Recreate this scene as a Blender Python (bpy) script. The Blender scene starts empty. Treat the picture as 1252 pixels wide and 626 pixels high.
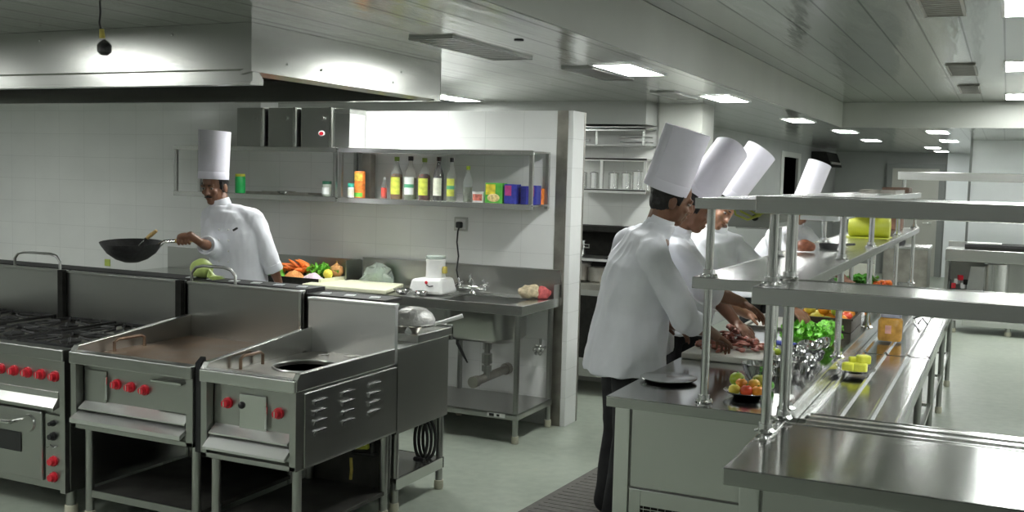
import bpy, bmesh, math, random
from mathutils import Vector, Matrix, noise
random.seed(7)
PI=math.pi
SC=bpy.context.scene
COL=SC.collection
# ------------------------------------------------------------------ materials
MATS={}
def M(name,col,rough=.5,metal=0.,var=.08,scale=25.,bump=0.,trans=0.,emit=None,estr=0.,stretch=None,spec=.5,rvar=.0,sss=0.):
    if name in MATS: return MATS[name]
    m=bpy.data.materials.new(name); m.use_nodes=True; nt=m.node_tree; N=nt.nodes; L=nt.links
    b=N['Principled BSDF']
    tc=N.new('ShaderNodeTexCoord'); nz=N.new('ShaderNodeTexNoise'); nz.inputs['Scale'].default_value=scale; nz.inputs['Detail'].default_value=4
    src=tc.outputs['Object']
    if stretch:
        mp=N.new('ShaderNodeMapping'); mp.inputs['Scale'].default_value=stretch; L.new(src,mp.inputs['Vector']); src=mp.outputs['Vector']
    L.new(src,nz.inputs['Vector'])
    cr=N.new('ShaderNodeValToRGB')
    cr.color_ramp.elements[0].position=.3; cr.color_ramp.elements[1].position=.7
    cr.color_ramp.elements[0].color=(*[max(0,c*(1-var)) for c in col],1); cr.color_ramp.elements[1].color=(*[min(1,c*(1+var)) for c in col],1)
    L.new(nz.outputs['Fac'],cr.inputs['Fac']); L.new(cr.outputs['Color'],b.inputs['Base Color'])
    b.inputs['Roughness'].default_value=rough; b.inputs['Metallic'].default_value=metal
    b.inputs['Specular IOR Level'].default_value=spec
    if rvar:
        mr=N.new('ShaderNodeMapRange'); mr.inputs['From Min'].default_value=.3; mr.inputs['From Max'].default_value=.7
        mr.inputs['To Min'].default_value=max(.02,rough-rvar); mr.inputs['To Max'].default_value=rough+rvar
        L.new(nz.outputs['Fac'],mr.inputs['Value']); L.new(mr.outputs['Result'],b.inputs['Roughness'])
    if bump:
        bp=N.new('ShaderNodeBump'); bp.inputs['Strength'].default_value=bump; bp.inputs['Distance'].default_value=.01
        L.new(nz.outputs['Fac'],bp.inputs['Height']); L.new(bp.outputs['Normal'],b.inputs['Normal'])
    if trans: b.inputs['Transmission Weight'].default_value=trans; b.inputs['IOR'].default_value=1.3
    if sss: b.inputs['Subsurface Weight'].default_value=sss; b.inputs['Subsurface Radius'].default_value=(.01,.004,.002)
    if emit:
        b.inputs['Emission Color'].default_value=(*emit,1); b.inputs['Emission Strength'].default_value=estr
    MATS[name]=m; return m
def N_(nt,t,**kw):
    n=nt.nodes.new(t)
    for k,v in kw.items(): setattr(n,k,v)
    return n
def tile_mat(name,col,grout,w=.3,h=.2,rough=.22):
    m=bpy.data.materials.new(name); m.use_nodes=True; nt=m.node_tree; L=nt.links; b=nt.nodes['Principled BSDF']
    tc=N_(nt,'ShaderNodeTexCoord'); sx=N_(nt,'ShaderNodeSeparateXYZ'); L.new(tc.outputs['Object'],sx.inputs[0])
    ad=N_(nt,'ShaderNodeMath',operation='ADD'); L.new(sx.outputs['X'],ad.inputs[0]); L.new(sx.outputs['Y'],ad.inputs[1])
    cb=N_(nt,'ShaderNodeCombineXYZ'); L.new(ad.outputs[0],cb.inputs['X']); L.new(sx.outputs['Z'],cb.inputs['Y'])
    br=N_(nt,'ShaderNodeTexBrick'); br.offset=0; br.inputs['Scale'].default_value=1
    br.inputs['Brick Width'].default_value=w; br.inputs['Row Height'].default_value=h; br.inputs['Mortar Size'].default_value=.002; br.inputs['Mortar Smooth'].default_value=.3
    br.inputs['Color1'].default_value=(*col,1); br.inputs['Color2'].default_value=(*[c*.97 for c in col],1); br.inputs['Mortar'].default_value=(*grout,1)
    L.new(cb.outputs[0],br.inputs['Vector']); 
    nz=N_(nt,'ShaderNodeTexNoise'); nz.inputs['Scale'].default_value=2.3; nz.inputs['Detail'].default_value=5; L.new(tc.outputs['Object'],nz.inputs['Vector'])
    mx=N_(nt,'ShaderNodeMix',data_type='RGBA',blend_type='MULTIPLY'); mx.inputs['Factor'].default_value=.18
    L.new(br.outputs['Color'],mx.inputs['A']); L.new(nz.outputs['Fac'],mx.inputs['B']); L.new(mx.outputs['Result'],b.inputs['Base Color'])
    bp=N_(nt,'ShaderNodeBump'); bp.inputs['Strength'].default_value=.25; bp.inputs['Distance'].default_value=.003; bp.invert=True
    L.new(br.outputs['Fac'],bp.inputs['Height']); L.new(bp.outputs['Normal'],b.inputs['Normal'])
    b.inputs['Roughness'].default_value=rough
    MATS[name]=m; return m
def strip_mat(name,col,seam,pitch=.21,off=.07,rough=.17,metal=.75):
    m=bpy.data.materials.new(name); m.use_nodes=True; nt=m.node_tree; L=nt.links; b=nt.nodes['Principled BSDF']
    tc=N_(nt,'ShaderNodeTexCoord'); sx=N_(nt,'ShaderNodeSeparateXYZ'); L.new(tc.outputs['Object'],sx.inputs[0])
    a=N_(nt,'ShaderNodeMath',operation='ADD'); a.inputs[1].default_value=off+100*pitch; L.new(sx.outputs['X'],a.inputs[0])
    md=N_(nt,'ShaderNodeMath',operation='MODULO'); md.inputs[1].default_value=pitch; L.new(a.outputs[0],md.inputs[0])
    lt=N_(nt,'ShaderNodeMath',operation='LESS_THAN'); lt.inputs[1].default_value=.011; L.new(md.outputs[0],lt.inputs[0])
    mp=N_(nt,'ShaderNodeMapping'); mp.inputs['Scale'].default_value=(6,.8,1); L.new(tc.outputs['Object'],mp.inputs['Vector'])
    nz=N_(nt,'ShaderNodeTexNoise'); nz.inputs['Scale'].default_value=1.2; nz.inputs['Detail'].default_value=3; L.new(mp.outputs[0],nz.inputs['Vector'])
    cr=N_(nt,'ShaderNodeValToRGB'); cr.color_ramp.elements[0].color=(*[c*.85 for c in col],1); cr.color_ramp.elements[1].color=(*col,1); L.new(nz.outputs['Fac'],cr.inputs['Fac'])
    mx=N_(nt,'ShaderNodeMix',data_type='RGBA'); L.new(lt.outputs[0],mx.inputs['Factor']); L.new(cr.outputs['Color'],mx.inputs['A']); mx.inputs['B'].default_value=(*seam,1)
    L.new(mx.outputs['Result'],b.inputs['Base Color']); b.inputs['Metallic'].default_value=metal; b.inputs['Roughness'].default_value=rough
    bp=N_(nt,'ShaderNodeBump'); bp.inputs['Strength'].default_value=.35; bp.inputs['Distance'].default_value=.02; L.new(nz.outputs['Fac'],bp.inputs['Height']); L.new(bp.outputs['Normal'],b.inputs['Normal'])
    MATS[name]=m; return m
def floor_mat():
    m=bpy.data.materials.new('epoxy_floor'); m.use_nodes=True; nt=m.node_tree; L=nt.links; b=nt.nodes['Principled BSDF']
    tc=N_(nt,'ShaderNodeTexCoord')
    n1=N_(nt,'ShaderNodeTexNoise'); n1.inputs['Scale'].default_value=1.3; n1.inputs['Detail'].default_value=6; L.new(tc.outputs['Object'],n1.inputs['Vector'])
    n2=N_(nt,'ShaderNodeTexNoise'); n2.inputs['Scale'].default_value=14; n2.inputs['Detail'].default_value=5; L.new(tc.outputs['Object'],n2.inputs['Vector'])
    mm=N_(nt,'ShaderNodeMath',operation='ADD'); L.new(n1.outputs['Fac'],mm.inputs[0]); L.new(n2.outputs['Fac'],mm.inputs[1])
    mh=N_(nt,'ShaderNodeMath',operation='MULTIPLY'); mh.inputs[1].default_value=.5; L.new(mm.outputs[0],mh.inputs[0])
    cr=N_(nt,'ShaderNodeValToRGB'); e=cr.color_ramp.elements; e[0].position=.32; e[0].color=(.24,.27,.225,1); e[1].position=.62; e[1].color=(.325,.36,.30,1)
    x=cr.color_ramp.elements.new(.74); x.color=(.35,.34,.25,1)
    L.new(mh.outputs[0],cr.inputs['Fac']); L.new(cr.outputs['Color'],b.inputs['Base Color']); b.inputs['Roughness'].default_value=.34
    bp=N_(nt,'ShaderNodeBump'); bp.inputs['Strength'].default_value=.08; bp.inputs['Distance'].default_value=.01; L.new(n2.outputs['Fac'],bp.inputs['Height']); L.new(bp.outputs['Normal'],b.inputs['Normal'])
    MATS['floor']=m; return m
steel=M('brushed_steel',(.60,.605,.585),.25,1.,.012,7)
steelT=M('worktop_steel',(.46,.465,.45),.14,1.,.012,7)
satin=M('satin_steel',(.74,.745,.73),.36,1.,.012,7)
steelD=M('dull_steel',(.42,.425,.405),.29,1.,.015,6)
steelB=M('bright_steel',(.72,.725,.71),.2,1.,.012,5)
shade_steel=M('shade_black_steel',(.07,.068,.062),.5,.6,.3,8)  # near-black colour stands in for the shade under the cookers
steelH=M('hood_steel',(.46,.465,.44),.24,1.,.012,1.6)
chrome=M('chrome',(.85,.85,.85),.07,1.,.02)
stainS=M('stained_steel',(.36,.345,.31),.36,1.,.2,9,rvar=.06)
iron=M('cast_iron',(.03,.03,.03),.55,.3,.3,40,bump=.1)
black=M('black_plastic',(.015,.015,.016),.4,0,.2)
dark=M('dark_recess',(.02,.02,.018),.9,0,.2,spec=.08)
rubber=M('black_rubber',(.02,.02,.02),.6,0,.2)
redk=M('red_knob_plastic',(.55,.02,.035),.28,0,.1)
rust=M('griddle_plate',(.23,.155,.105),.38,.55,.35,5,rvar=.1)
white=M('white_plastic',(.80,.80,.78),.3,0,.03)
paintM=M('mid_grey_paint',(.27,.28,.265),.55,0,.05,2)
paint=M('grey_paint',(.44,.45,.415),.55,0,.05,2)
paintD=M('dark_grey_paint',(.20,.21,.20),.6,0,.08,2)
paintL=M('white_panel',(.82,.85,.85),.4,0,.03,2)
doorm=M('beige_door',(.40,.40,.35),.5,0,.05,2)
brassy=M('yellow_tape',(.55,.45,.10),.5,0,.2)
foot=M('cream_plastic_foot',(.55,.53,.42),.5,0,.1)
wood=M('pale_wood',(.62,.42,.16),.45,0,.25,30,stretch=(8,8,1))
lampF=M('dimmer_lamp_diffuser',(.9,.9,.9),.4,0,.01,emit=(.97,1.,.97),estr=26)
lamp=M('lamp_diffuser',(.9,.9,.9),.4,0,.01,emit=(.97,1.,.97),estr=46)
skin=M('brown_skin',(.20,.095,.055),.42,0,.14,18,sss=.05,bump=.05)
skinL=M('light_brown_skin',(.30,.15,.09),.42,0,.14,18,sss=.05,bump=.05)
hairm=M('black_hair',(.012,.010,.010),.5,0,.4,60,bump=.3)
cloth=M('white_jacket_cotton',(.79,.80,.845),.8,0,.035,9,bump=.12)
paper=M('white_hat_paper',(.77,.745,.83),.75,0,.02,14)
trous=M('black_trousers',(.016,.016,.018),.8,0,.3,20,bump=.1)
leather=M('black_leather',(.015,.014,.014),.35,0,.2)
eyew=M('eye_white',(.30,.27,.24),.3,0,.02)
boardm=M('cream_cutting_board',(.80,.80,.60),.5,0,.05,20)
cbw=M('white_cutting_board',(.76,.76,.68),.5,0,.06,14)
carrot=M('carrot_orange',(.85,.20,.03),.45,0,.15,30,bump=.1)
green=M('leaf_green',(.12,.42,.05),.5,0,.35,20)
green2=M('lettuce_green',(.20,.56,.06),.45,0,.45,40,bump=.2)
cabb=M('pale_cabbage_green',(.55,.68,.22),.45,0,.2,18,bump=.2)
tomato=M('tomato_red',(.75,.09,.03),.25,0,.2,10)
tomo=M('tomato_orange',(.85,.30,.03),.25,0,.25,10)
limem=M('lime_green',(.38,.50,.04),.3,0,.2,40,bump=.05)
yel=M('lemon_yellow',(.80,.66,.08),.35,0,.1,40,bump=.05)
onion=M('chopped_onion_pink',(.72,.58,.66),.5,0,.2,90,bump=.4)
grated=M('grated_carrot',(.85,.33,.10),.55,0,.3,120,bump=.6)
meat=M('raw_meat',(.30,.10,.07),.35,0,.5,45,bump=.5)
blue=M('blue_plastic',(.03,.05,.30),.4,0,.1)
yelplas=M('yellow_plastic',(.52,.55,.06),.4,0,.08,10)
matm=M('floor_mat_rubber',(.085,.08,.07),.65,0,.2,30,bump=.2)
glass=M('clear_glass',(.92,.95,.93),.04,0,.01,trans=.9)
bag=M('plastic_film',(.80,.88,.82),.22,0,.05,12,trans=.6,bump=.4)
tileW=tile_mat('white_wall_tile',(.80,.81,.79),(.66,.67,.65))
tileG=tile_mat('rear_wall_tile',(.70,.71,.68),(.6,.6,.58),.3,.3)
ceilm=strip_mat('metal_strip_ceiling',(.58,.60,.57),(.07,.075,.07))
floorm=floor_mat()
# ------------------------------------------------------------------ mesh builder
BASE={}
def orth(d):
    d=Vector(d).normalized(); a=Vector((0,0,1)) if abs(d.z)<.9 else Vector((1,0,0))
    u=d.cross(a).normalized(); return u,d.cross(u).normalized()
class MB:
    def __init__(s): s.bm=bmesh.new()
    def f(s,vs):
        try: return s.bm.faces.new(vs)
        except ValueError: return None
    def hexa(s,p):
        v=[s.bm.verts.new(q) for q in p]
        for i in ((3,2,1,0),(4,5,6,7),(0,1,5,4),(1,2,6,5),(2,3,7,6),(3,0,4,7)): s.f([v[k] for k in i])
        return s
    def box(s,x0,x1,y0,y1,z0,z1):
        return s.hexa([(x0,y0,z0),(x1,y0,z0),(x1,y1,z0),(x0,y1,z0),(x0,y0,z1),(x1,y0,z1),(x1,y1,z1),(x0,y1,z1)])
    def cbox(s,c,d,m=None):
        x,y,z=d[0]/2,d[1]/2,d[2]/2; m=m or Matrix.Identity(3); c=Vector(c)
        return s.hexa([c+m@Vector(q) for q in ((-x,-y,-z),(x,-y,-z),(x,y,-z),(-x,y,-z),(-x,-y,z),(x,-y,z),(x,y,z),(-x,y,z))])
    def prism(s,poly,vec):
        vec=Vector(vec); a=[s.bm.verts.new(q) for q in poly]; b=[s.bm.verts.new(Vector(q)+vec) for q in poly]
        n=len(a); s.f(a[::-1]); s.f(b)
        for i in range(n): s.f([a[i],a[(i+1)%n],b[(i+1)%n],b[i]])
        return s
    def rings(s,R,cap=True,close=False):
        vs=[[s.bm.verts.new(q) for q in r] for r in R]; n=len(vs[0])
        for a,b in zip(vs,vs[1:]):
            for i in range(n): s.f([a[i],a[(i+1)%n],b[(i+1)%n],b[i]])
        if close:
            a,b=vs[-1],vs[0]
            for i in range(n): s.f([a[i],a[(i+1)%n],b[(i+1)%n],b[i]])
        elif cap: s.f(vs[0][::-1]); s.f(vs[-1])
        return s
    def cone(s,p0,p1,r0,r1=None,n=14,cap=True):
        r1=r0 if r1 is None else r1; p0,p1=Vector(p0),Vector(p1); u,v=orth(p1-p0)
        return s.rings([[p+(u*math.cos(t)+v*math.sin(t))*r for t in [2*PI*i/n for i in range(n)]] for p,r in ((p0,r0),(p1,r1))],cap)
    def tube(s,pts,r,n=8,cap=True):
        P=[Vector(q) for q in pts]; R=[]; u=None
        for i,p in enumerate(P):
            d=(P[min(i+1,len(P)-1)]-P[max(i-1,0)]).normalized()
            if u is None: u,_=orth(d)
            u=(u-d*u.dot(d)).normalized(); v=d.cross(u); rr=r[i] if isinstance(r,(list,tuple)) else r
            R.append([p+(u*math.cos(2*PI*k/n)+v*math.sin(2*PI*k/n))*rr for k in range(n)])
        return s.rings(R,cap)
    def ell(s,c,rad,m=None,n=14,k=9):
        if not isinstance(rad,(tuple,list)): rad=(rad,)*3
        m=m or Matrix.Identity(3); c=Vector(c); R=[]
        for j in range(1,k):
            ph=PI*j/k-PI/2
            R.append([c+m@Vector((rad[0]*math.cos(ph)*math.cos(2*PI*i/n),rad[1]*math.cos(ph)*math.sin(2*PI*i/n),rad[2]*math.sin(ph))) for i in range(n)])
        vs=[[s.bm.verts.new(q) for q in r] for r in R]
        for a,b in zip(vs,vs[1:]):
            for i in range(n): s.f([a[i],a[(i+1)%n],b[(i+1)%n],b[i]])
        b0=s.bm.verts.new(c+m@Vector((0,0,-rad[2]))); t0=s.bm.verts.new(c+m@Vector((0,0,rad[2])))
        for i in range(n): s.f([b0,vs[0][(i+1)%n],vs[0][i]]); s.f([t0,vs[-1][i],vs[-1][(i+1)%n]])
        return s
    def lathe(s,prof,c=(0,0,0),m=None,n=22,sx=1,sy=1):
        m=m or Matrix.Identity(3); c=Vector(c)
        R=[[c+m@Vector((max(r,.0004)*math.cos(2*PI*i/n)*sx,max(r,.0004)*math.sin(2*PI*i/n)*sy,z)) for i in range(n)] for r,z in prof]
        return s.rings(R,True)
    def capsule(s,p0,p1,r0,r1,n=12):
        p0,p1=Vector(p0),Vector(p1); s.ell(p0,r0,n=n,k=8); s.ell(p1,r1,n=n,k=8)
        if (p1-p0).length>1e-5: s.cone(p0,p1,r0,r1,n)
        return s
    def build(s,name,mat,parent=None,loc=None,bevel=0.,smooth=True,ang=38,recalc=True):
        if recalc: bmesh.ops.recalc_face_normals(s.bm,faces=s.bm.faces[:])
        b=BASE[parent] if parent is not None else Vector(loc or (0,0,0))
        for v in s.bm.verts: v.co-=b
        me=bpy.data.meshes.new(name); s.bm.to_mesh(me); s.bm.free()
        me.materials.append(mat)
        o=bpy.data.objects.new(name,me); COL.objects.link(o)
        if parent is not None: o.parent=parent
        else: o.location=b
        BASE[o]=b
        if smooth:
            me.polygons.foreach_set('use_smooth',[True]*len(me.polygons)); me.set_sharp_from_angle(angle=math.radians(ang))
        if bevel:
            md=o.modifiers.new('Bevel','BEVEL'); md.width=bevel; md.segments=2; md.limit_method='ANGLE'; md.angle_limit=math.radians(40)
            md.harden_normals=False
        return o
def tag(o,label,cat,group=None,kind=None):
    o['label']=label; o['category']=cat
    if group: o['group']=group
    if kind: o['kind']=kind
    return o
def thing(name,label,cat,loc,group=None):
    o=bpy.data.objects.new(name,None); COL.objects.link(o); o.location=loc; o.empty_display_size=.1; BASE[o]=Vector(loc)
    return tag(o,label,cat,group)
def struct(o): o['kind']='structure'; return o
def dup(root,loc,rz=0,label=None,group=None,scale=None):
    r=root.copy(); COL.objects.link(r); r.location=loc; r.rotation_euler=(0,0,rz)
    if scale: r.scale=(scale,)*3
    if label: r['label']=label
    if group: r['group']=group
    def rec(src,dst):
        for ch in list(src.children):
            c=ch.copy(); COL.objects.link(c); c.parent=dst; rec(ch,c)
    rec(root,r); BASE[r]=Vector(loc)
    return r
def sheet(mb,fn,nu,nv,thick=0):
    g=[[mb.bm.verts.new(fn(i/nu,j/nv)) for j in range(nv+1)] for i in range(nu+1)]
    for i in range(nu):
        for j in range(nv): mb.f([g[i][j],g[i+1][j],g[i+1][j+1],g[i][j+1]])
    return mb
def remesh(mb,voxel,smooth=6,fold=0.,fscale=(9,9,3),seed=0.):
    bmesh.ops.recalc_face_normals(mb.bm,faces=mb.bm.faces[:])
    me=bpy.data.meshes.new('tmp'); mb.bm.to_mesh(me); mb.bm.free()
    o=bpy.data.objects.new('tmp',me); COL.objects.link(o)
    r=o.modifiers.new('r','REMESH'); r.mode='VOXEL'; r.voxel_size=voxel; r.adaptivity=0
    sm=o.modifiers.new('s','SMOOTH'); sm.iterations=smooth; sm.factor=.5
    dg=bpy.context.evaluated_depsgraph_get(); ev=o.evaluated_get(dg)
    m2=bpy.data.meshes.new_from_object(ev); bpy.data.objects.remove(o); bpy.data.meshes.remove(me)
    out=MB(); out.bm.from_mesh(m2); bpy.data.meshes.remove(m2)
    if fold:
        out.bm.normal_update()
        for v in out.bm.verts:
            q=Vector((v.co.x*fscale[0]+seed,v.co.y*fscale[1],v.co.z*fscale[2]))
            q2=Vector((q.y*1.3+q.z*.8,q.x*1.3-q.z*.5,q.z*.9))
            v.co+=v.normal*fold*(.45*noise.noise(q*.7)+.55*(1-2.6*abs(noise.noise(q2)))+.2*noise.noise(q*2.5))
    return out
# ================================================================== ROOM
def S(mb,name,mat,loc=(0,0,0),**k): return struct(mb.build(name,mat,loc=loc,**k))
Z1,Z2=2.35,2.615
S(MB().box(-9.7,3,-3,22.5,-.1,0),'floor',floorm,smooth=False)
c=MB()
c.box(-9.7,-1.68,-3,22.5,Z1,2.75).box(1.9,3,-3,22.5,Z1,2.75).box(-1.68,1.9,-3,-1.6,Z1,2.75).box(-1.68,1.9,11.9,22.5,Z1,2.75).box(-1.68,1.9,-1.6,11.9,Z2,2.75)
S(c,'ceiling',ceilm,smooth=False)
# fascia boards around the raised ceiling
S(MB().box(-1.68,-1.665,-1.6,11.9,Z1-.004,Z2-.002),'trim_1',paint,smooth=False)
S(MB().box(-1.664,1.89,11.885,11.9,Z1-.004,Z2-.002),'trim_2',paint,smooth=False)
S(MB().box(1.885,1.9,-1.6,11.88,Z1-.004,Z2-.002),'trim_3',paint,smooth=False)
S(MB().box(-1.664,1.88,-1.6,-1.585,Z1-.004,Z2-.002),'trim_4',paint,smooth=False)
# partition wall with white tiles (low), taller to the left
w=MB().box(-5.36,-2.79,6.67,6.89,0,2.19).box(-9.5,-5.36,6.67,6.89,0,Z1).box(-2.79,-2.70,6.672,6.89,0,2.19)
S(w,'wall_back',tileW,smooth=False)
S(MB().box(-2.815,-2.735,6.664,6.671,.0,2.19).box(-2.703,-2.697,6.875,6.897,0,2.19),'trim_5',stainS,smooth=False)
S(MB().box(-9.6,-2.6,8.3,8.5,0,Z1),'wall_rear',tileG,smooth=False)
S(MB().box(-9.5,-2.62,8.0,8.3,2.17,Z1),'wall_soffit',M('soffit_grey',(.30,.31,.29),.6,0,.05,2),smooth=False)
S(MB().box(-2.6,-2.24,8.28,8.64,0,Z1),'wall_column',paint,smooth=False)
# corridor wall with a dark doorway
S(MB().box(-3.13,-3.1,8.5,16.2,0,Z1).box(-3.13,-3.1,17.4,22,0,Z1).box(-3.13,-3.1,16.2,17.4,2.12,Z1),'wall_corridor',paintM,smooth=False)
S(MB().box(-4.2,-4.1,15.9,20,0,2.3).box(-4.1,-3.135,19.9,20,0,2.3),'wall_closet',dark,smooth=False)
S(MB().box(-3.1,-3.085,16.0,16.2,0,2.2).box(-3.1,-3.085,17.4,17.6,0,2.2).box(-3.1,-3.085,16.2,17.4,2.12,2.2),'door_1',paint,smooth=False)
S(MB().box(-3.1,-1.05,21.5,21.7,0,Z1),'wall_end',paintM,smooth=False)
S(MB().box(-1.05,-.46,21.45,21.7,0,Z1),'wall_end_panel',paintL,smooth=False)
d=S(MB().box(-2.02,-1.18,21.44,21.5,0,2.05),'door_2',doorm,smooth=False)
f=MB().box(-2.12,-2.02,21.42,21.5,0,2.14).box(-1.18,-1.07,21.42,21.5,0,2.14).box(-2.02,-1.18,21.42,21.5,2.05,2.14).build('door_frame',paintD,d)
f=MB().cone((-1.28,21.44,1.02),(-1.28,21.38,1.02),.012).cone((-1.28,21.385,1.02),(-1.42,21.385,1.02),.01).build('door_handle',chrome,d)
S(MB().box(-.46,3,15.2,15.35,0,Z1).box(-.46,-.36,15.35,21.5,0,Z1),'wall_panelled',paintL,smooth=False)
S(MB().box(-.475,-.445,15.19,15.21,0,Z1),'trim_6',paintD,smooth=False)
S(MB().box(-9.6,-9.5,-3,8.5,0,Z1),'wall_left',tileW,smooth=False)
S(MB().box(3,3.1,-3,15.35,0,Z1),'wall_right',tileW,smooth=False)
S(MB().box(-9.6,3,-3.1,-3,0,Z1),'wall_front',tileW,smooth=False)
# ------------------------------------------------------------------ ceiling lights
def clight(x,y,z,wx,wy,label,group=None):
    t=thing('ceiling_light',label,'ceiling light',(x,y,z),group)
    a,b=wx/2,wy/2; fr=MB(); e=.018
    fr.box(x-a-e,x-a,y-b-e,y+b+e,z-.008,z-.0005).box(x+a,x+a+e,y-b-e,y+b+e,z-.008,z-.0005).box(x-a,x+a,y-b-e,y-b,z-.008,z-.0005).box(x-a,x+a,y+b,y+b+e,z-.008,z-.0005)
    fr.build('frame',white,t,smooth=False)
    MB().box(x-a,x+a,y-b,y+b,z-.006,z-.0008).build('diffuser',lampF if ((y>9 and x<-1) or z>2.5 or (x<-4 and y>7)) else lamp,t,smooth=False)
    return t
LO=[(-1.95,5.63,'glowing rectangular ceiling light beside the beam, nearest and largest on the lower ceiling'),
(-1.93,7.75,'glowing ceiling light above the tall hats, second from the hood along the beam'),
(-1.90,10.6,'glowing ceiling light third along the beam, above the third bent hat'),
(-1.76,12.85,'glowing ceiling light just past the cross beam, above the farthest hat'),
(-1.76,15.5,'small glowing ceiling light, fifth and last of the row along the beam line'),
(-.75,12.87,'glowing ceiling light just past the cross beam, right of the pair nearest the beam'),
(-.75,15.4,'small glowing ceiling light over the far counter, second behind the cross beam on the right'),
(-1.13,18.3,'tiny far ceiling light left of two that nearly overlap near the door'),
(-1.10,20.2,'tiny farthest ceiling light, right of two that nearly overlap near the door'),
(-4.1,7.5,'ceiling light seen as a thin bright bar past the hood corner above the low partition')]
for x,y,l in LO: clight(x,y,Z1,.21,.6,l)
for x,y in ((-4.75,2.25),(-3.0,1.45),(-6.7,1.9),(-7.7,4.5),(-4.8,-.2),(-4.1,6.08),(-6.6,7.6)): clight(x,y,Z1,.21,.6,'ceiling light outside the view, over the front of the kitchen or hidden by the hood','lights outside the view')  # the unseen one left of the hood is added to brighten the left wall
for x,y,l in ((.1,5.6,'glowing square of ceiling light in the raised ceiling at the top right corner'),(.1,8.4,'glowing light in the raised ceiling at the right edge, middle of three'),(.1,11.2,'glowing light in the raised ceiling at the right edge, nearest the cross beam')): clight(x,y,Z2,.32,.66,l)
for x,y in ((.1,2.8),(1.4,5.6)): clight(x,y,Z2,.32,.66,'ceiling light outside the view, in the raised ceiling','lights outside the view')
for x,y in ((.95,13.2),(1.9,13.2)): clight(x,y,Z1,.25,.6,'added ceiling light outside the view, over the far counter','added lights outside the view over the far counter')  # unseen pair added to brighten the far wall panels
# ------------------------------------------------------------------ ceiling vents
def vent(x0,x1,y0,y1,z,label,n=16,fm=steelD):
    t=thing('ceiling_vent',label,'vent',((x0+x1)/2,(y0+y1)/2,z)); e=.014
    MB().box(x0-e,x0,y0-e,y1+e,z-.012,z-.0005).box(x1,x1+e,y0-e,y1+e,z-.012,z-.0005).box(x0,x1,y0-e,y0,z-.012,z-.0005).box(x0,x1,y1,y1+e,z-.012,z-.0005).build('frame',fm,t,smooth=False)
    MB().box(x0,x1,y0,y1,z-.003,z-.0006).build('backing',dark,t,smooth=False)
    m=MB()
    for i in range(n):
        yy=y0+(y1-y0)*(i+.5)/n; m.box(x0,x1,yy-.35*(y1-y0)/n,yy+.15*(y1-y0)/n,z-.009,z-.004)
    m.build('grille',fm,t,smooth=False)
vent(-2.46,-2.26,4.12,4.95,Z1,'long grey air grille in the ceiling beside the hood corner')
vent(-2.27,-2.11,5.45,6.13,Z1,'grey air grille beside the nearest rectangular ceiling light')
vent(-2.28,-2.13,7.08,7.68,Z1,'small grey air grille beside the second ceiling light along the beam')
vent(-.42,-.25,5.2,5.8,Z2,'large dark slotted air grille in the raised ceiling at the top of view',14,stainS)
vent(-.44,-.27,8.2,8.95,Z2,'dark air grille in the raised ceiling, middle of the three',14,stainS)
vent(-.43,-.28,9.9,10.7,Z2,'dark air grille in the raised ceiling, nearest the cross beam',14,stainS)
tag(MB().cone((-2.02,4.31,Z1-.004),(-2.02,4.31,Z1-.0005),.022,n=18).build('ceiling_hole_cover',black,loc=(-2.02,4.31,Z1)),'small round black hole cover in the ceiling between grille and beam','hole cover')
# ------------------------------------------------------------------ exhaust hood
HX=-2.87;HY0,HY1=3.51,5.12;HB=2.14
t=thing('exhaust_hood','big stainless exhaust hood hanging from the ceiling over the cooking line','exhaust hood',(-5,4.3,HB))
h=MB()
h.box(-7.2,HX,HY0,HY0+.006,HB+.03,Z1-.001).box(HX-.006,HX,HY0+.006,HY1,HB+.03,Z1-.001).box(-7.2,HX,HY1-.006,HY1,HB+.03,Z1-.001).box(-7.2,-7.194,HY0+.006,HY1-.006,HB+.03,Z1-.001)
h.build('canopy',steelH,t,smooth=False)
g=MB()
g.prism([(-7.2,HY0-.001,HB+.03),(-7.2,HY0-.001,HB+.018),(-7.2,HY0+.014,HB+.012),(-7.2,HY0+.014,HB-.032),(-7.2,HY0+.002,HB-.034),(-7.2,HY0+.002,HB-.046),(-7.2,HY0+.085,HB-.044),(-7.2,HY0+.085,HB-.02),(-7.2,HY0+.03,HB+.03)],(4.325,0,0))
g.prism([(HX+.001,HY0,HB+.03),(HX+.001,HY0,HB+.008),(HX-.06,HY0,HB-.004),(HX-.06,HY0,HB+.01),(HX-.012,HY0,HB+.03)],(0,HY1-HY0,0))
g.box(-7.2,HX,HY1-.07,HY1,HB,HB+.025)
g.build('gutter_rim',steelH,t,smooth=False)
f=MB().box(-7.15,HX-.06,HY0+.1,HY1-.08,HB+.12,HB+.13)
for i in range(8):
    for k in range(12): f.box(-7.1+i*.52,-6.62+i*.52,HY0+.16+k*.105,HY0+.2+k*.105,HB+.1,HB+.12)
f.build('grease_filter',dark,t,smooth=False)
m=MB()
for i in range(5):
    xx=-3.3-i*.8; m.ell((xx,HY0-.002,HB+.17),.006,n=8,k=5)
for yy,zz in ((4.0,2.2),(4.62,2.2),(4.7,2.26),(3.75,2.2)): m.ell((HX+.001,yy,zz),.006,n=8,k=5)
m.build('rivet',steelB,t)
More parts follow.
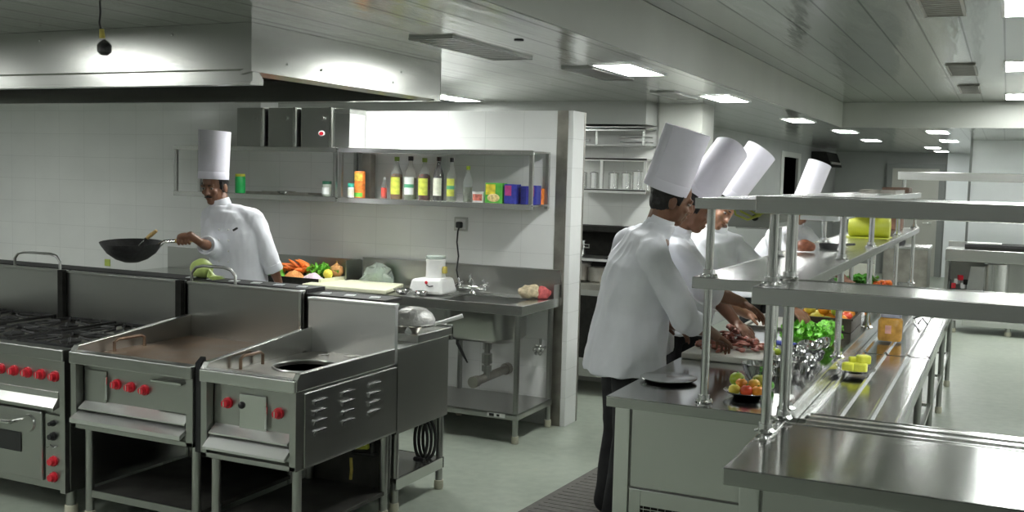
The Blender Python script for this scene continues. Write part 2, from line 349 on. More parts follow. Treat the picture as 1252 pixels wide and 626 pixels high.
# hanging cable in front of the hood
t=thing('hanging_cable','dark cable with yellow tape and black round plug hanging before the hood','cable',(-3.13,2.96,Z1))
MB().tube([(-3.14,2.96,Z1),(-3.137,2.96,2.32),(-3.143,2.96,2.28),(-3.13,2.96,2.235)],.004).build('cord',black,t)
MB().cone((-3.131,2.96,2.255),(-3.128,2.96,2.222),.009,.011,10).build('tape',brassy,t)
MB().lathe([(0,-.032),(.014,-.03),(.026,-.018),(.027,.006),(.02,.016),(.008,.026),(0,.03)],(-3.118,2.96,2.188),n=9).build('plug',black,t)
# floor mat
t=thing('floor_mat','dark ribbed rubber mat along the left side of the pass counter','floor mat',(-1.8,6,0))
m=MB()
m.prism([(-2.24,4.0,.0),(-1.46,4.0,.0),(-1.46,9.2,.0),(-1.92,9.2,.0)],(0,0,.012))
m.build('base',matm,t,smooth=False)
m=MB()
for i in range(90):
    y=4.05+i*.057; m.box(-2.2+.32*(y-4)/5.2,-1.48,y,y+.03,.011,.014)
m.build('rib',matm,t,smooth=False)
# ================================================================== COOKING LINE (front row faces camera)
FY,BY=3.62,4.42
def knob(p,par,mat=redk,r=.026,d=(0,-1,0)):
    p=Vector(p); m=MB(); d=Vector(d)
    m.cone(p,p+d*.012,r*1.0,r*.95,16); m.cone(p+d*.012,p+d*.034,r*.72,r*.62,16)
    k=m.build('knob',mat,par)
    MB().cbox(p+d*.035,(.006,.004,r*1.0)).build('pointer',steelB,k,smooth=False)
    return k
def leg(x,y,z1,par,r=.021,z0=0.,name='leg'):
    l=MB().cone((x,y,z0+.05),(x,y,z1),r,n=14).build(name,steelD,par)
    MB().lathe([(r*.9,.05),(r*1.25,.05),(r*1.3,.01),(r*1.1,0)],(x,y,z0)).build('foot',foot,l)
    return l
def guard(m,x0,x1,zf,zr,y0=FY,y1=BY,zb=.79):
    m.prism([(x0,y0+.0,zb),(x0,y0+.0,zf-.03),(x0,y0+.025,zf),(x0,y1,zr),(x0,y1,zb)],(x1-x0,0,0))
def uhandle(p,dx,dy,h,par,mat=rust,r=.008,name='pan_handle'):
    p=Vector(p); e=Vector((dx,dy,0)); 
    return MB().tube([p,p+Vector((0,0,h*.8)),p+e*.12+Vector((0,0,h)),p+e*.88+Vector((0,0,h)),p+e+Vector((0,0,h*.8)),p+e],r,8).build(name,mat,par)
def rail(x0,x1,y,z,h,par):
    w=x1-x0
    return MB().tube([(x0,y,z),(x0,y,z+h*.6),(x0+.03*1,y,z+h*.9),(x0+.08,y,z+h),(x1-.08,y,z+h),(x1-.03,y,z+h*.9),(x1,y,z+h*.6),(x1,y,z)],.0085,10).build('back_rail',steelD,par)
def backsplash(x0,x1,z1,par,mat=steelD):
    return MB().box(x0,x1,BY-.0,BY+.03,.44,z1).box(x0,x1,BY-.008,BY+.04,z1-.004,z1+.012).build('backsplash',mat,par,smooth=False,bevel=.003)
# ---------- narrow station with round well
def narrow(x0,x1):
    t=thing('well_cooker','narrow stainless cooker with round dark well, louvred side and two red knobs','cooker',((x0+x1)/2,4,0))
    b=MB()
    b.box(x1-.012,x1,FY+.02,BY+.03,.44,.79).box(x0,x0+.012,FY+.02,BY+.03,.44,.79)   # side panels
    b.box(x1-.034,x1+.001,FY,FY+.045,.44,.80).box(x0,x0+.034,FY,FY+.045,.44,.80)     # corner posts
    b.box(x0+.034,x1-.034,FY+.05,FY+.06,.44,.80).box(x0,x1,FY,FY+.08,.44,.462).box(x0,x1,BY+.02,BY+.03,.44,.79)
    b.box(x0,x1,FY+.04,BY+.03,.437,.447)
    b.build('body',steelD,t,smooth=False,bevel=.002)
    MB().box(x0+.0,x1-.0,FY-.012,FY+.05,.785,.842).build('front_apron',steel,t,smooth=False,bevel=.006)
    g=MB(); guard(g,x1-.022,x1+.004,.868,.868); g.build('side_guard',steel,t,smooth=False,bevel=.003)
    g=MB(); guard(g,x0-.004,x0+.026,.87,.935); g.build('side_guard',steel,t,smooth=False,bevel=.003)
    # top plate with hole
    cx,cy,r=(x0+x1)/2+.01,4.03,.145
    m=MB(); n=32; out=[];inn=[]
    X0,X1,Y0,Y1=x0+.026,x1-.022,FY+.035,BY
    for i in range(n):
        a=2*PI*(i+.5)/n; c,s=math.cos(a),math.sin(a)
        k=min(((X1-cx) if c>0 else (cx-X0))/max(abs(c),1e-6),((Y1-cy) if s>0 else (cy-Y0))/max(abs(s),1e-6))
        out.append((cx+c*k,cy+s*k,.812)); inn.append((cx+c*r,cy+s*r,.812))
    # corners exact
    dn=[(p[0],p[1],.80) for p in out]; d2=[(p[0],p[1],.70) for p in inn]
    m.rings([dn,out,inn,d2],cap=False).build('top_plate',stainS,t,smooth=False)
    MB().lathe([(r-.002,.10),(r-.01,.01),(.06,-.03),(.0,-.035),(.0,-.045),(.07,-.04),(r+.0,.0),(r+.005,.10)],(cx,cy,.70)).build('well',iron,t)
    m=MB(); rr=[(cx+math.cos(a)*(r+.006),cy+math.sin(a)*(r+.006),.815) for a in [2*PI*i/28 for i in range(29)]]
    m.tube(rr,.006,6,False).build('well_rim',steelD,t)
    uhandle((x0+.06,3.82,.812),0,.16,.06,t)
    m=MB().cbox((x0+.16,4.33,.816),(.05,.03,.006)).cbox((x0+.30,4.36,.816),(.06,.02,.006)).cbox((x0+.2,4.2,.815),(.03,.012,.004))
    m.build('scrap_tab',steelB,t,smooth=False)
    MB().box(x0+.05,x1-.045,FY+.03,FY+.045,.785,.80).build('burnt_edge',rust,t,smooth=False)
    # control front
    knob((x0+.118,FY+.05,.69),t); knob((x1-.125,FY+.05,.676),t)
    MB().ell((x0+.2,FY+.04,.69),.017,n=12,k=8).build('igniter_button',black,t)
    p=MB().box(x0+.185,x1-.19,FY+.04,FY+.05,.585,.742).build('access_flap',steel,t,smooth=False,bevel=.003)
    MB().cone((x1-.185,FY+.035,.6),(x1-.185,FY+.035,.70),.006,n=8).build('hinge',steelB,p)
    MB().prism([(x0+.045,FY+.049,.59),(x0+.045,FY+.0,.556),(x0+.045,FY+.0,.55),(x0+.045,FY+.055,.58)],(x1-x0-.09,0,0)).build('drip_ledge',satin,t,smooth=False)
    MB().prism([(x0+.036,FY+.04,.553),(x0+.036,FY-.03,.497),(x0+.036,FY-.028,.485),(x0+.036,FY+.05,.53)],(x1-x0-.072,0,0)).build('drip_tray_lip',satin,t,smooth=False)
    # inset side panel + louvres
    MB().box(x1-.001,x1+.006,FY+.06,BY+.015,.445,.775).build('side_panel',steelD,t,smooth=False,bevel=.003)
    for i,y in enumerate((3.78,4.0,4.22)):
        for k in range(4):
            z=.715-k*.045
            MB().prism([(x1+.006,y-.05,z),(x1+.006,y-.042,z+.016),(x1+.006,y+.05,z+.016),(x1+.006,y+.05,z+.012),(x1+.006,y-.035,z+.010),(x1+.006,y-.04,z-.002)],(.011,0,0)).build('louvre',steelB,t,smooth=False)
    backsplash(x0,x1+.0,1.078,t,satin)
    for x in (x0+.04,x1-.035):
        leg(x,FY+.06,.44,t)
        leg(x,BY-.03,.44,t)
    MB().box(x0+.02,x1-.02,BY-.01,BY+.01,.15,.44).build('shade_panel',shade_steel,t,smooth=False)  # added dark sheet, keeps the space under the cooker black
    MB().box(x0+.02,x1-.02,FY+.06,BY,.13,.15).build('undershelf',shade_steel,t,smooth=False,bevel=.002)
    return t
narrow(-3.235,-2.71)
# ---------- griddle
def griddle(x0,x1):
    t=thing('griddle','stainless griddle with brown flat plate and three red knobs','griddle',((x0+x1)/2,4,0))
    b=MB()
    b.box(x1-.012,x1,FY+.02,BY+.03,.47,.79).box(x0,x0+.012,FY+.02,BY+.03,.47,.79)
    b.box(x1-.04,x1,FY,FY+.045,.47,.80).box(x0,x0+.035,FY,FY+.045,.47,.80)
    b.box(x0+.034,x1-.034,FY+.05,FY+.06,.47,.80).box(x0,x1,FY,FY+.08,.47,.492).box(x0,x1,BY+.02,BY+.03,.47,.79).box(x0,x1,FY+.04,BY+.03,.467,.477)
    b.build('body',steelD,t,smooth=False,bevel=.002)
    MB().box(x0,x1,FY-.012,FY+.05,.785,.845).build('front_apron',steelD,t,smooth=False,bevel=.006)
    MB().box(x0+.03,x1-.03,FY+.05,FY+.075,.80,.835).build('grease_channel',dark,t,smooth=False)
    MB().box(x0+.028,x1-.03,FY+.075,BY,.795,.818).build('cooking_plate',rust,t,smooth=False)
    g=MB(); guard(g,x0-.004,x0+.028,.87,.935)
    g.build('side_guard',steelD,t,smooth=False,bevel=.003)
    uhandle((x0+.07,3.83,.816),0,.2,.06,t)
    MB().cbox((x1-.12,4.33,.822),(.12,.03,.008)).build('scraper_bar',steelB,t,smooth=False)
    for i in range(3): knob((x0+.255+i*.088,FY+.05,.70-.004*i),t)
    p=MB().box(x0+.055,x0+.19,FY+.04,FY+.05,.60,.755).build('access_flap',steelD,t,smooth=False,bevel=.003)
    MB().cone((x0+.195,FY+.036,.62),(x0+.195,FY+.036,.73),.006,n=8).build('hinge',steelB,p)
    p=MB().box(x0+.51,x1-.06,FY+.035,FY+.05,.61,.755).build('grease_drawer',steelD,t,smooth=False,bevel=.003)
    MB().box(x0+.505,x1-.075,FY+.005,FY+.04,.748,.756).build('drawer_lip',steelB,p,smooth=False)
    MB().prism([(x0+.05,FY+.049,.605),(x0+.05,FY+.0,.572),(x0+.05,FY+.0,.566),(x0+.05,FY+.055,.59)],(x1-x0-.10,0,0)).build('drip_ledge',satin,t,smooth=False)
    MB().prism([(x0+.03,FY+.05,.57),(x0+.03,FY-.035,.525),(x0+.03,FY-.035,.505),(x0+.03,FY+.05,.545)],(x1-x0-.075,0,0)).build('drip_tray_lip',satin,t,smooth=False)
    backsplash(x0,x1,1.105,t)
    MB().box(x1-.004,x1+.012,BY-.015,BY-.0,.90,1.115).build('joint_strip',steelB,t,smooth=False)
    MB().box(x1+.002,x1+.036,FY+.015,BY,.45,.80).prism([(x1+.002,FY+.015,.80),(x1+.002,FY+.015,.86),(x1+.002,FY+.05,.885),(x1+.002,FY+.06,.80)],(.03,0,0)).build('side_filler',black,t,smooth=False)
    rail(x0+.012,x0+.315,BY+.02,1.10,.105,t)
    for x in (x0+.06,x1-.03):
        leg(x,FY+.06,.47,t); leg(x,BY-.03,.47,t)
    MB().box(x0+.04,x1-.02,BY-.01,BY+.01,.15,.47).build('shade_panel',shade_steel,t,smooth=False)  # added dark sheet, closes off light beneath the griddle
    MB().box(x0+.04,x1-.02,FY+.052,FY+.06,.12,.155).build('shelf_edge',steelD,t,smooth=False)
    MB().box(x0+.04,x1-.02,FY+.06,BY,.13,.15).build('undershelf',shade_steel,t,smooth=False,bevel=.002)
    return t
griddle(-4.045,-3.282)
# ---------- ranges with oven
def range_(x0,x1,label,full=True):
    t=thing('cooking_range',label,'cooking range',((x0+x1)/2,4,0))
    b=MB(); b.box(x0,x1,FY+.03,BY+.03,.13,.80)
    b.build('body',steelD,t,smooth=False,bevel=.003)
    MB().box(x0,x1,FY-.012,FY+.06,.785,.845).build('front_apron',steelD,t,smooth=False,bevel=.006)
    MB().box(x0,x1,FY+.06,BY,.80,.825).build('hob_top',stainS,t,smooth=False)
    for i in range(2):
        for j in range(2):
            cx,cy=x0+.22+i*.42,3.87+j*.36
            g=MB()
            for a in (-.17,.17): g.box(cx-.18,cx+.18,cy+a-.008,cy+a+.008,.838,.852).box(cx+a-.008,cx+a+.008,cy-.18,cy+.18,.838,.852)
            for k in range(8):
                a=k*PI/4; c,s=math.cos(a),math.sin(a)
                g.tube([(cx+c*.06,cy+s*.06,.858),(cx+c*.17,cy+s*.17,.848)],.007,6)
            for a in (-.17,.17):
                for bb in (-.17,.17): g.box(cx+a-.01,cx+a+.01,cy+bb-.01,cy+bb+.01,.824,.842)
            gr=g.build('pan_grate',iron,t,smooth=False)
            MB().lathe([(.0,.0),(.05,0),(.055,.012),(.03,.02),(0,.02)],(cx,cy,.825)).build('burner',iron,gr)
    backsplash(x0,x1,1.105,t)
    MB().box(x1-.02,x1+.02,BY-.03,BY-.0,.83,1.12).build('corner_upright',dark,t,smooth=False)
    for i in range(6): knob((x1-.095-i*.095,FY+.03,.70),t,r=.028)
    MB().prism([(x0+.03,FY+.04,.62),(x0+.03,FY-.01,.55),(x0+.03,FY-.01,.535),(x0+.03,FY+.04,.55)],(x1-x0-.10,0,0)).build('drip_ledge',steelD,t,smooth=False)
    MB().box(x0+.03,x1-.07,FY+.02,FY+.03,.56,.625).build('front_strip',steel,t,smooth=False,bevel=.003)
    MB().box(x0,x0+.03,FY,FY+.03,.13,.79).build('corner_post',steelD,t,smooth=False); MB().box(x1-.035,x1,FY,FY+.03,.13,.79).build('corner_post',steelD,t,smooth=False)
    d=MB().box(x0+.04,x1-.16,FY+.0,FY+.03,.17,.52).build('oven_door',steelD,t,smooth=False,bevel=.008)
    MB().box(x0+.14,x1-.30,FY-.005,FY+.0,.30,.40).build('oven_window',black,d,smooth=False,bevel=.02)
    MB().tube([(x0+.1,FY,.455),(x0+.1,FY-.04,.455),(x1-.33,FY-.04,.455),(x1-.33,FY,.455)],.009).build('oven_handle',steelB,d)
    MB().lathe([(0,0),(.045,0),(.04,.012),(0,.014)],(x1-.245,FY,.455),Matrix.Rotation(PI/2,3,'X')).build('vent_disc',steelD,d)
    c=MB().box(x1-.145,x1-.045,FY+.012,FY+.03,.15,.51).build('oven_control_panel',steelD,t,smooth=False)
    for z,mm,rr in ((.47,black,.016),(.405,black,.022),(.28,redk,.027),(.20,redk,.027)): 
        mk=MB(); p=Vector((x1-.09,FY+.012,z)); mk.cone(p,p+Vector((0,-.012,0)),rr,rr*.9,14).cone(p+Vector((0,-.012,0)),p+Vector((0,-.03,0)),rr*.7,rr*.6,14); mk.build('oven_knob',mm,c)
    MB().tube([(x1-.13,FY+.008,.345),(x1-.1,FY+.0,.36),(x1-.08,FY+.0,.35),(x1-.06,FY+.008,.358)],.005).build('latch',steelB,c)
    for x in (x0+.06,x1-.05):
        leg(x,FY+.08,.13,t,.025); leg(x,BY-.06,.13,t,.025)
    return t
range_(-4.96,-4.085,'dark stainless range with iron grates, oven and row of red knobs, left of the griddle')
t=range_(-5.86,-4.985,'dark stainless range at the left edge, only its backsplash with a tube rail in view')
rail(-5.42,-5.04,BY+.02,1.10,.105,t)
# ---------- back row: wok range facing the wall
t=thing('wok_range','stainless wok range back to back with the griddle, slotted flue ledge on top','cooking range',(-4.2,4.75,0))
b=MB().box(-5.8,-2.72,4.47,5.0,.42,.86).build('body',steelD,t,smooth=False,bevel=.003)
MB().box(-5.8,-2.715,4.66,5.04,.86,.905).box(-5.8,-2.715,5.02,5.04,.83,.915).build('top',steel,t,smooth=False,bevel=.003)
MB().box(-5.8,-3.28,4.465,4.62,.86,1.10).box(-3.28,-2.86,4.465,4.62,.86,1.085).build('flue_body',steelD,t,smooth=False)
MB().box(-5.8,-3.28,4.465,4.63,1.10,1.122).box(-3.28,-2.80,4.465,4.63,1.085,1.098).build('flue_top',iron,t,smooth=False)
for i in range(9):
    x=-4.12+i*.152; MB().cbox((x,4.535,1.124 if x<-3.3 else 1.100),(.05,.05,.003),Matrix.Rotation(.3,3,'Z')).build('flue_glint',paintL,t,smooth=False)  # white tabs painted in as glints of light along the flue ledge
for x in (-2.76,-3.9,-5.0): leg(x,4.99,.86,t,.02); leg(x,4.52,.42,t,.02)
MB().box(-5.0,-2.74,4.5,5.0,.155,.18).box(-5.0,-2.735,4.985,5.0,.12,.18).box(-2.75,-2.735,4.5,5.0,.12,.18).build('undershelf',steel,t,smooth=False,bevel=.002)
for x in (-3.35,-4.3,-5.2):
    r=MB().lathe([(.17,.0),(.19,.0),(.19,.03),(.165,.045),(.15,.03)],(x,4.83,.9)).build('wok_ring',iron,t)
# pan things on its right end
t=thing('strainer','upturned steel mesh strainer with handle on the end of the wok range','strainer',(-2.845,4.83,.905))
MB().lathe([(.118,.03),(.115,.055),(.10,.085),(.07,.108),(.035,.118),(0,.12),(0,.116),(.035,.113),(.068,.104),(.097,.082),(.111,.054),(.114,.03)],(-2.845,4.83,.905)).build('mesh_bowl',M('strainer_mesh',(.42,.42,.40),.45,.5,.15,60,bump=.4),t)
MB().lathe([(.113,.025),(.122,.024),(.124,.032),(.114,.036)],(-2.845,4.83,.905)).build('rim',steelB,t)
MB().tube([(-2.74,4.86,.938),(-2.70,4.88,.948),(-2.60,4.93,.985)],[.009,.010,.012]).build('handle',white,t)
for i,(x,y,r) in enumerate(((-2.93,4.70,.045),(-2.845,4.70,.036),(-2.77,4.72,.035))):
    l=('small dark bowl under the left of the strainer','small dark bowl under the middle of the strainer','small dark bowl under the right of the strainer')[i]
    o=MB().lathe([(0,0),(r*.5,0),(r,.03),(r*.96,.03),(r*.45,.005),(0,.004)],(x,y,.906)).build('small_bowl',stainS,loc=(x,y,.906)); tag(o,l,'bowl','bowls under the strainer')
# cabbage on the flue ledge
t=thing('cabbage','pale green cabbage lying on the ledge behind the griddle','cabbage',(-4.07,4.55,1.122))
m=MB(); m.ell((-4.07,4.56,1.175),(.066,.06,.054),n=20,k=14)
for v in m.bm.verts: v.co+=(v.co-Vector((-4.07,4.56,1.175))).normalized()*.006*noise.noise(v.co*22)
m.build('head',cabb,t)
m=MB()
for k in range(5):
    a=k*1.2; sheet(m,lambda u,v:(-4.0+.065*u,4.545+.07*(v-.5)*(.6+u)+.004*math.sin(9*u+a),1.123+.055*(1-u)*math.sin(PI*min(1,v*.9+.1))*(1-.12*k)+.004*k*u),6,6)
m.build('loose_leaf',cabb,t)
# gas valve & pipes below
t=thing('gas_valve','yellow handled gas valve on pipe under the narrow cooker','valve',(-2.85,4.36,.3))
MB().tube([(-2.90,4.35,.44),(-2.90,4.35,.33),(-2.78,4.37,.33)],.014).tube([(-2.80,4.37,.33),(-2.80,4.37,.44)],.012).build('pipe',iron,t)
MB().cbox((-2.86,4.33,.375),(.13,.026,.03),Matrix.Rotation(-.12,3,'Y')).build('lever',yelplas,t,bevel=.008)
MB().tube([(-2.90,4.33,.31),(-2.895,4.33,.25),(-2.9,4.33,.2)],.008).build('hose_end',brassy,t)
MB().cbox((-2.98,4.3,.36),(.05,.004,.03)).build('paper_tag',white,t,smooth=False)
t=thing('gas_hose','coiled black hose hanging by the leg of the wok range','hose',(-2.79,4.9,.3))
m=MB()
for k in range(3):
    pts=[(-2.82+.04*math.cos(a)+.015*k,4.90+.018*k-.01,.29+.105*math.sin(a)) for a in [2*PI*i/20 for i in range(21)]]
    m.tube(pts,.009,8)
m.tube([(-2.8,4.91,.39),(-2.78,4.93,.5),(-2.78,4.9,.6)],.009,8)
m.build('coil',rubber,t)
MB().tube([(-2.83,4.9,.19),(-2.85,4.88,.182),(-2.78,4.86,.186)],.012).build('hose_nozzle',black,t)
# wall sticker
tag(MB().box(-7.03,-6.965,6.664,6.669,.865,.925).build('wall_sticker',M('green_sticker',(.42,.50,.10),.4,0,.1),loc=(-7,6.667,.9),bevel=.003),'small yellow green sticker on white tiles below the wok','switch plate')
# ================================================================== SINK TABLE AND PREP TABLE
WY=6.668
def tleg(x,y,z1,par): return leg(x,y,z1,par,.019)
t=thing('sink_table','stainless sink table with deep basin against the tiled wall','sink',(-3.55,6.35,0))
X0,X1,Y0,Y1,ZT=-4.365,-2.755,6.03,WY,.90
bx0,bx1,by0,by1=-3.40,-2.90,6.12,6.50
m=MB().box(X0,bx0,Y0+.003,Y1,ZT-.012,ZT).box(bx1,X1-.003,Y0+.003,Y1,ZT-.012,ZT).box(bx0,bx1,Y0+.003,by0,ZT-.012,ZT).box(bx0,bx1,by1,Y1,ZT-.012,ZT)
m.box(X0,X1,Y0,Y0+.012,ZT-.055,ZT+.008).box(X1-.012,X1+.001,Y0+.004,Y1,ZT-.055,ZT+.007)
m.build('table_top',steel,t,smooth=False,bevel=.002)
MB().box(X0,X1+.0,Y1-.02,Y1,ZT,1.09).box(X0,X1,Y1-.03,Y1,1.085,1.097).box(X1-.006,X1,Y1-.12,Y1-.0,ZT,1.0).build('backsplash',steelD,t,smooth=False,bevel=.002)
def rr(x0,x1,y0,y1,r,z,n=5):
    out=[]
    for cx,cy,a0 in ((x1-r,y1-r,0),(x0+r,y1-r,PI/2),(x0+r,y0+r,PI),(x1-r,y0+r,1.5*PI)):
        for i in range(n): a=a0+PI/2*i/(n-1); out.append((cx+r*math.cos(a),cy+r*math.sin(a),z))
    return out
m=MB(); e=.004
m.rings([rr(bx0-e,bx1+e,by0-e,by1+e,.11,ZT-.012),rr(bx0-e,bx1+e,by0-e,by1+e,.11,.66),rr(bx0+.03,bx1-.03,by0+.03,by1-.03,.09,.63),rr(bx0+.032,bx1-.032,by0+.032,by1-.032,.09,.638),rr(bx0,bx1,by0,by1,.106,.665),rr(bx0,bx1,by0,by1,.106,ZT-.01)],close=True)
m.build('basin',steelD,t,ang=50)
for x,y in ((X1-.05,Y0+.05),(X1-.05,Y1-.05),(X0+.06,Y0+.05),(X0+.06,Y1-.05),(-3.5,Y1-.06)): tleg(x,y,ZT-.02,t)
u=MB().box(-4.3,X1-.03,Y0+.03,Y1-.03,.185,.197).box(-4.3,X1-.03,Y0+.03,Y0+.045,.155,.20).box(X1-.045,X1-.03,Y0+.045,Y1-.03,.155,.20).build('undershelf',steelD,t,smooth=False,bevel=.002)
MB().box(-3.0,-2.87,Y0+.0285,Y0+.0305,.165,.19).build('shelf_sticker',white,u,smooth=False)
MB().box(-2.985,-2.95,Y0+.027,Y0+.029,.168,.187).box(-2.93,-2.91,Y0+.027,Y0+.029,.17,.185).build('sticker_print',black,u,smooth=False)
f=MB()
f.lathe([(0,0),(.035,0),(.03,.012),(.012,.02),(.012,.05),(0,.05)],(-3.40,6.585,ZT)).cone((-3.50,6.585,.94),(-3.30,6.585,.94),.014)
f.tube([(-3.40,6.585,.94),(-3.40,6.57,1.0),(-3.385,6.53,1.03),(-3.37,6.48,1.02),(-3.365,6.455,.985)],.011)
fc=f.build('faucet',chrome,t)
for x in (-3.5,-3.3): 
    h=MB().cone((x,6.585,.93),(x,6.575,.965),.014,.018)
    for a in range(4): h.cone((x,6.575,.965),(x+.035*math.cos(a*PI/2+.4),6.575,.965+.035*math.sin(a*PI/2+.4)),.009,.011)
    h.build('tap_handle',chrome,fc)
d=MB().cone((-3.13,6.3,.64),(-3.13,6.3,.56),.03).cone((-3.13,6.3,.56),(-3.13,6.3,.36),.021).lathe([(.022,-.04),(.036,-.035),(.036,.03),(.022,.035)],(-3.13,6.3,.5)).lathe([(.022,-.02),(.034,-.02),(.034,.02),(.022,.02)],(-3.13,6.3,.43))
d.build('drain_pipe',steelD,t)
MB().cone((-3.15,6.16,.355),(-3.13,6.62,.375),.030).cone((-3.155,6.145,.354),(-3.152,6.2,.357),.04,.038).cone((-3.133,6.6,.374),(-3.132,6.64,.376),.042).build('waste_pipe',stainS,t)
MB().tube([(-3.36,6.3,.64),(-3.36,6.3,.58),(-3.33,6.33,.5),(-3.31,6.36,.44)],[.012,.012,.010,.005]).build('overflow_hose',rubber,t)
v=MB().cone((-2.86,6.665,.545),(-2.86,6.55,.545),.012)
for a in range(6): v.ell((-2.86+.028*math.cos(a*PI/3),6.545,.545+.028*math.sin(a*PI/3)),.014,n=8,k=6)
v.ell((-2.86,6.545,.545),.022,n=10,k=6).cone((-2.86,6.58,.55),(-2.86,6.58,.62),.010).build('wall_valve',steelD,t)
t=thing('prep_table','stainless prep table left of the sink, with dark tray and vegetables on it','table',(-5.3,6.35,0))
m=MB().box(-6.3,-4.386,6.033,WY,.888,.90).box(-6.3,-4.385,6.03,6.042,.845,.908)
m.build('table_top',steelT,t,smooth=False,bevel=.002)
MB().box(-6.3,-4.385,WY-.02,WY,.90,1.075).box(-4.397,-4.385,6.45,WY-.02,.90,1.08).build('backsplash',steelD,t,smooth=False,bevel=.002)
for x in (-4.45,-5.4,-6.25): tleg(x,6.08,.885,t); tleg(x,6.6,.885,t)
MB().box(-6.28,-4.4,6.06,6.64,.18,.2).build('undershelf',steelD,t,smooth=False)
# cutting board
tag(MB().hexa([(-4.50,6.07,.908),(-3.80,6.07,.908),(-3.93,6.52,.908),(-4.56,6.52,.908),(-4.50,6.07,.934),(-3.80,6.07,.934),(-3.93,6.52,.934),(-4.56,6.52,.934)]).build('cutting_board',boardm,loc=(-4.2,6.3,.908),bevel=.006),'thick cream cutting board lying empty across prep table and sink table','cutting board')
# vegetable tray
t=thing('vegetable_tray','dark low tray full of cut vegetables on the prep table','tray',(-5.0,6.35,.902))
MB().box(-5.2,-4.45,6.2,6.56,.904,.945).box(-5.2,-4.45,6.2,6.212,.945,.957).box(-5.2,-4.45,6.548,6.56,.945,.957).box(-5.2,-5.188,6.212,6.548,.945,.957).build('tray_body',dark,t,smooth=False)
MB().box(-4.45,-4.43,6.2,6.56,.904,.958).build('tray_end',boardm,t,smooth=False)
def carr(x,y,z,L,r,rz,rx):
    t=thing('carrot','orange carrot in the pile at the back left of the vegetable tray','carrot',(x,y,z),'carrots in the tray')
    m=MB().lathe([(0,0),(r*.8,.004),(r,.02),(r*.85,L*.4),(r*.55,L*.8),(r*.2,L),(0,L*1.01)],(0,0,0),Matrix.Rotation(rx,3,'X'),n=12)
    for v in m.bm.verts: v.co+=Vector((x,y,z))
    m.build('root',carrot,t); t.rotation_euler=(0,0,rz); return t
random.seed(3)
for i in range(15):
    carr(-4.93+.018*i+random.uniform(-.012,.012),6.43+random.uniform(-.03,.03),.965+.024*(i%3),random.uniform(.10,.14),random.uniform(.017,.022),random.uniform(-1.9,1.2),random.uniform(.9,1.45))
t=thing('grated_carrot_heap','low heap of grated carrot at the front of the vegetable tray','carrot heap',(-4.73,6.29,.945)); t['kind']='stuff'
def heap(c,rx,ry,h,mat,par,name,amp=.012,seed=0,n=26):
    m=MB(); c=Vector(c)
    def fn(u,v):
        a=2*PI*u; r=v; x=rx*r*math.cos(a); y=ry*r*math.sin(a)
        return c+Vector((x,y,h*(1-r**1.7)+amp*noise.noise(Vector((x*30+seed,y*30,seed)))*(1-r*.7)))
    g=[[m.bm.verts.new(fn(i/n,max(j/10,.02))) for j in range(11)] for i in range(n)]
    for i in range(n):
        for j in range(10): m.f([g[i][j],g[(i+1)%n][j],g[(i+1)%n][j+1],g[i][j+1]])
    m.f([g[i][0] for i in range(n)]); m.f([g[i][10] for i in range(n)][::-1])
    return m.build(name,mat,par,ang=60)
heap((-4.73,6.29,.946),.085,.07,.055,grated,t,'shreds',.02,1)
t=thing('chopped_onion_heap','low heap of chopped pale pink onion at the front of the vegetable tray','onion heap',(-4.55,6.28,.945)); t['kind']='stuff'
heap((-4.56,6.28,.946),.085,.07,.045,onion,t,'pieces',.014,4)
t=thing('chopped_pepper_heap','small heap of chopped green pepper at the left of the vegetable tray','pepper heap',(-4.90,6.3,.945)); t['kind']='stuff'
heap((-4.90,6.30,.946),.07,.07,.075,green,t,'pieces',.035,7)
def leafy(par,c,n,L,spread,mat,name='leaf',seed=1,up=.6,w=.03):
    random.seed(seed); m=MB(); c=Vector(c)
    for k in range(n):
        a=random.uniform(0,2*PI); el=random.uniform(up*.4,up*1.5); l=L*random.uniform(.6,1.1); s=c+Vector((random.uniform(-1,1)*spread[0],random.uniform(-1,1)*spread[1],random.uniform(0,1)*spread[2]))
        d=Vector((math.cos(a)*math.cos(el),math.sin(a)*math.cos(el),math.sin(el))); sd=Vector((-math.sin(a),math.cos(a),0)); ww=w*random.uniform(.7,1.3); ph=random.uniform(0,6)
        def fn(u,v):
            q=s+d*l*u+sd*(v-.5)*2*ww*math.sin(PI*min(.97,u*.85+.12))+Vector((0,0,-l*.45*u*u))
            q+=Vector((0,0,.012*math.sin(9*u+ph)*math.sin(7*v+ph)+.012*(abs(v-.5)*2)**2)); return q
        sheet(m,fn,6,4)
    return m.build(name,mat,par,ang=80)
t=thing('green_beans_bunch','pile of fresh green herbs and beans in the middle of the vegetable tray','greens',(-4.6,6.44,.945)); t['kind']='stuff'
leafy(t,(-4.60,6.44,.95),60,.12,(.08,.05,.04),green2,'sprig',5,.9,.012)
t=thing('onion','round orange brown onion at the right end of the vegetable tray','onion',(-4.49,6.48,.945))
MB().lathe([(0,0),(.03,.004),(.052,.03),(.056,.05),(.045,.08),(.02,.095),(.008,.105),(0,.107)],(-4.49,6.48,.946),n=18).build('bulb',M('onion_skin',(.72,.36,.14),.35,0,.3,16),t)
MB().cone((-4.49,6.48,1.048),(-4.485,6.475,1.07),.008,.003).build('tip',wood,t)
t=thing('lemon','small yellow lemon in front of the onion on the vegetable tray','lemon',(-4.48,6.33,.945))
MB().lathe([(0,0),(.012,.004),(.032,.02),(.038,.04),(.03,.06),(.01,.075),(0,.078)],(-4.50,6.33,.984),Matrix.Rotation(PI/2,3,'Y'),n=16).build('fruit',yel,t)
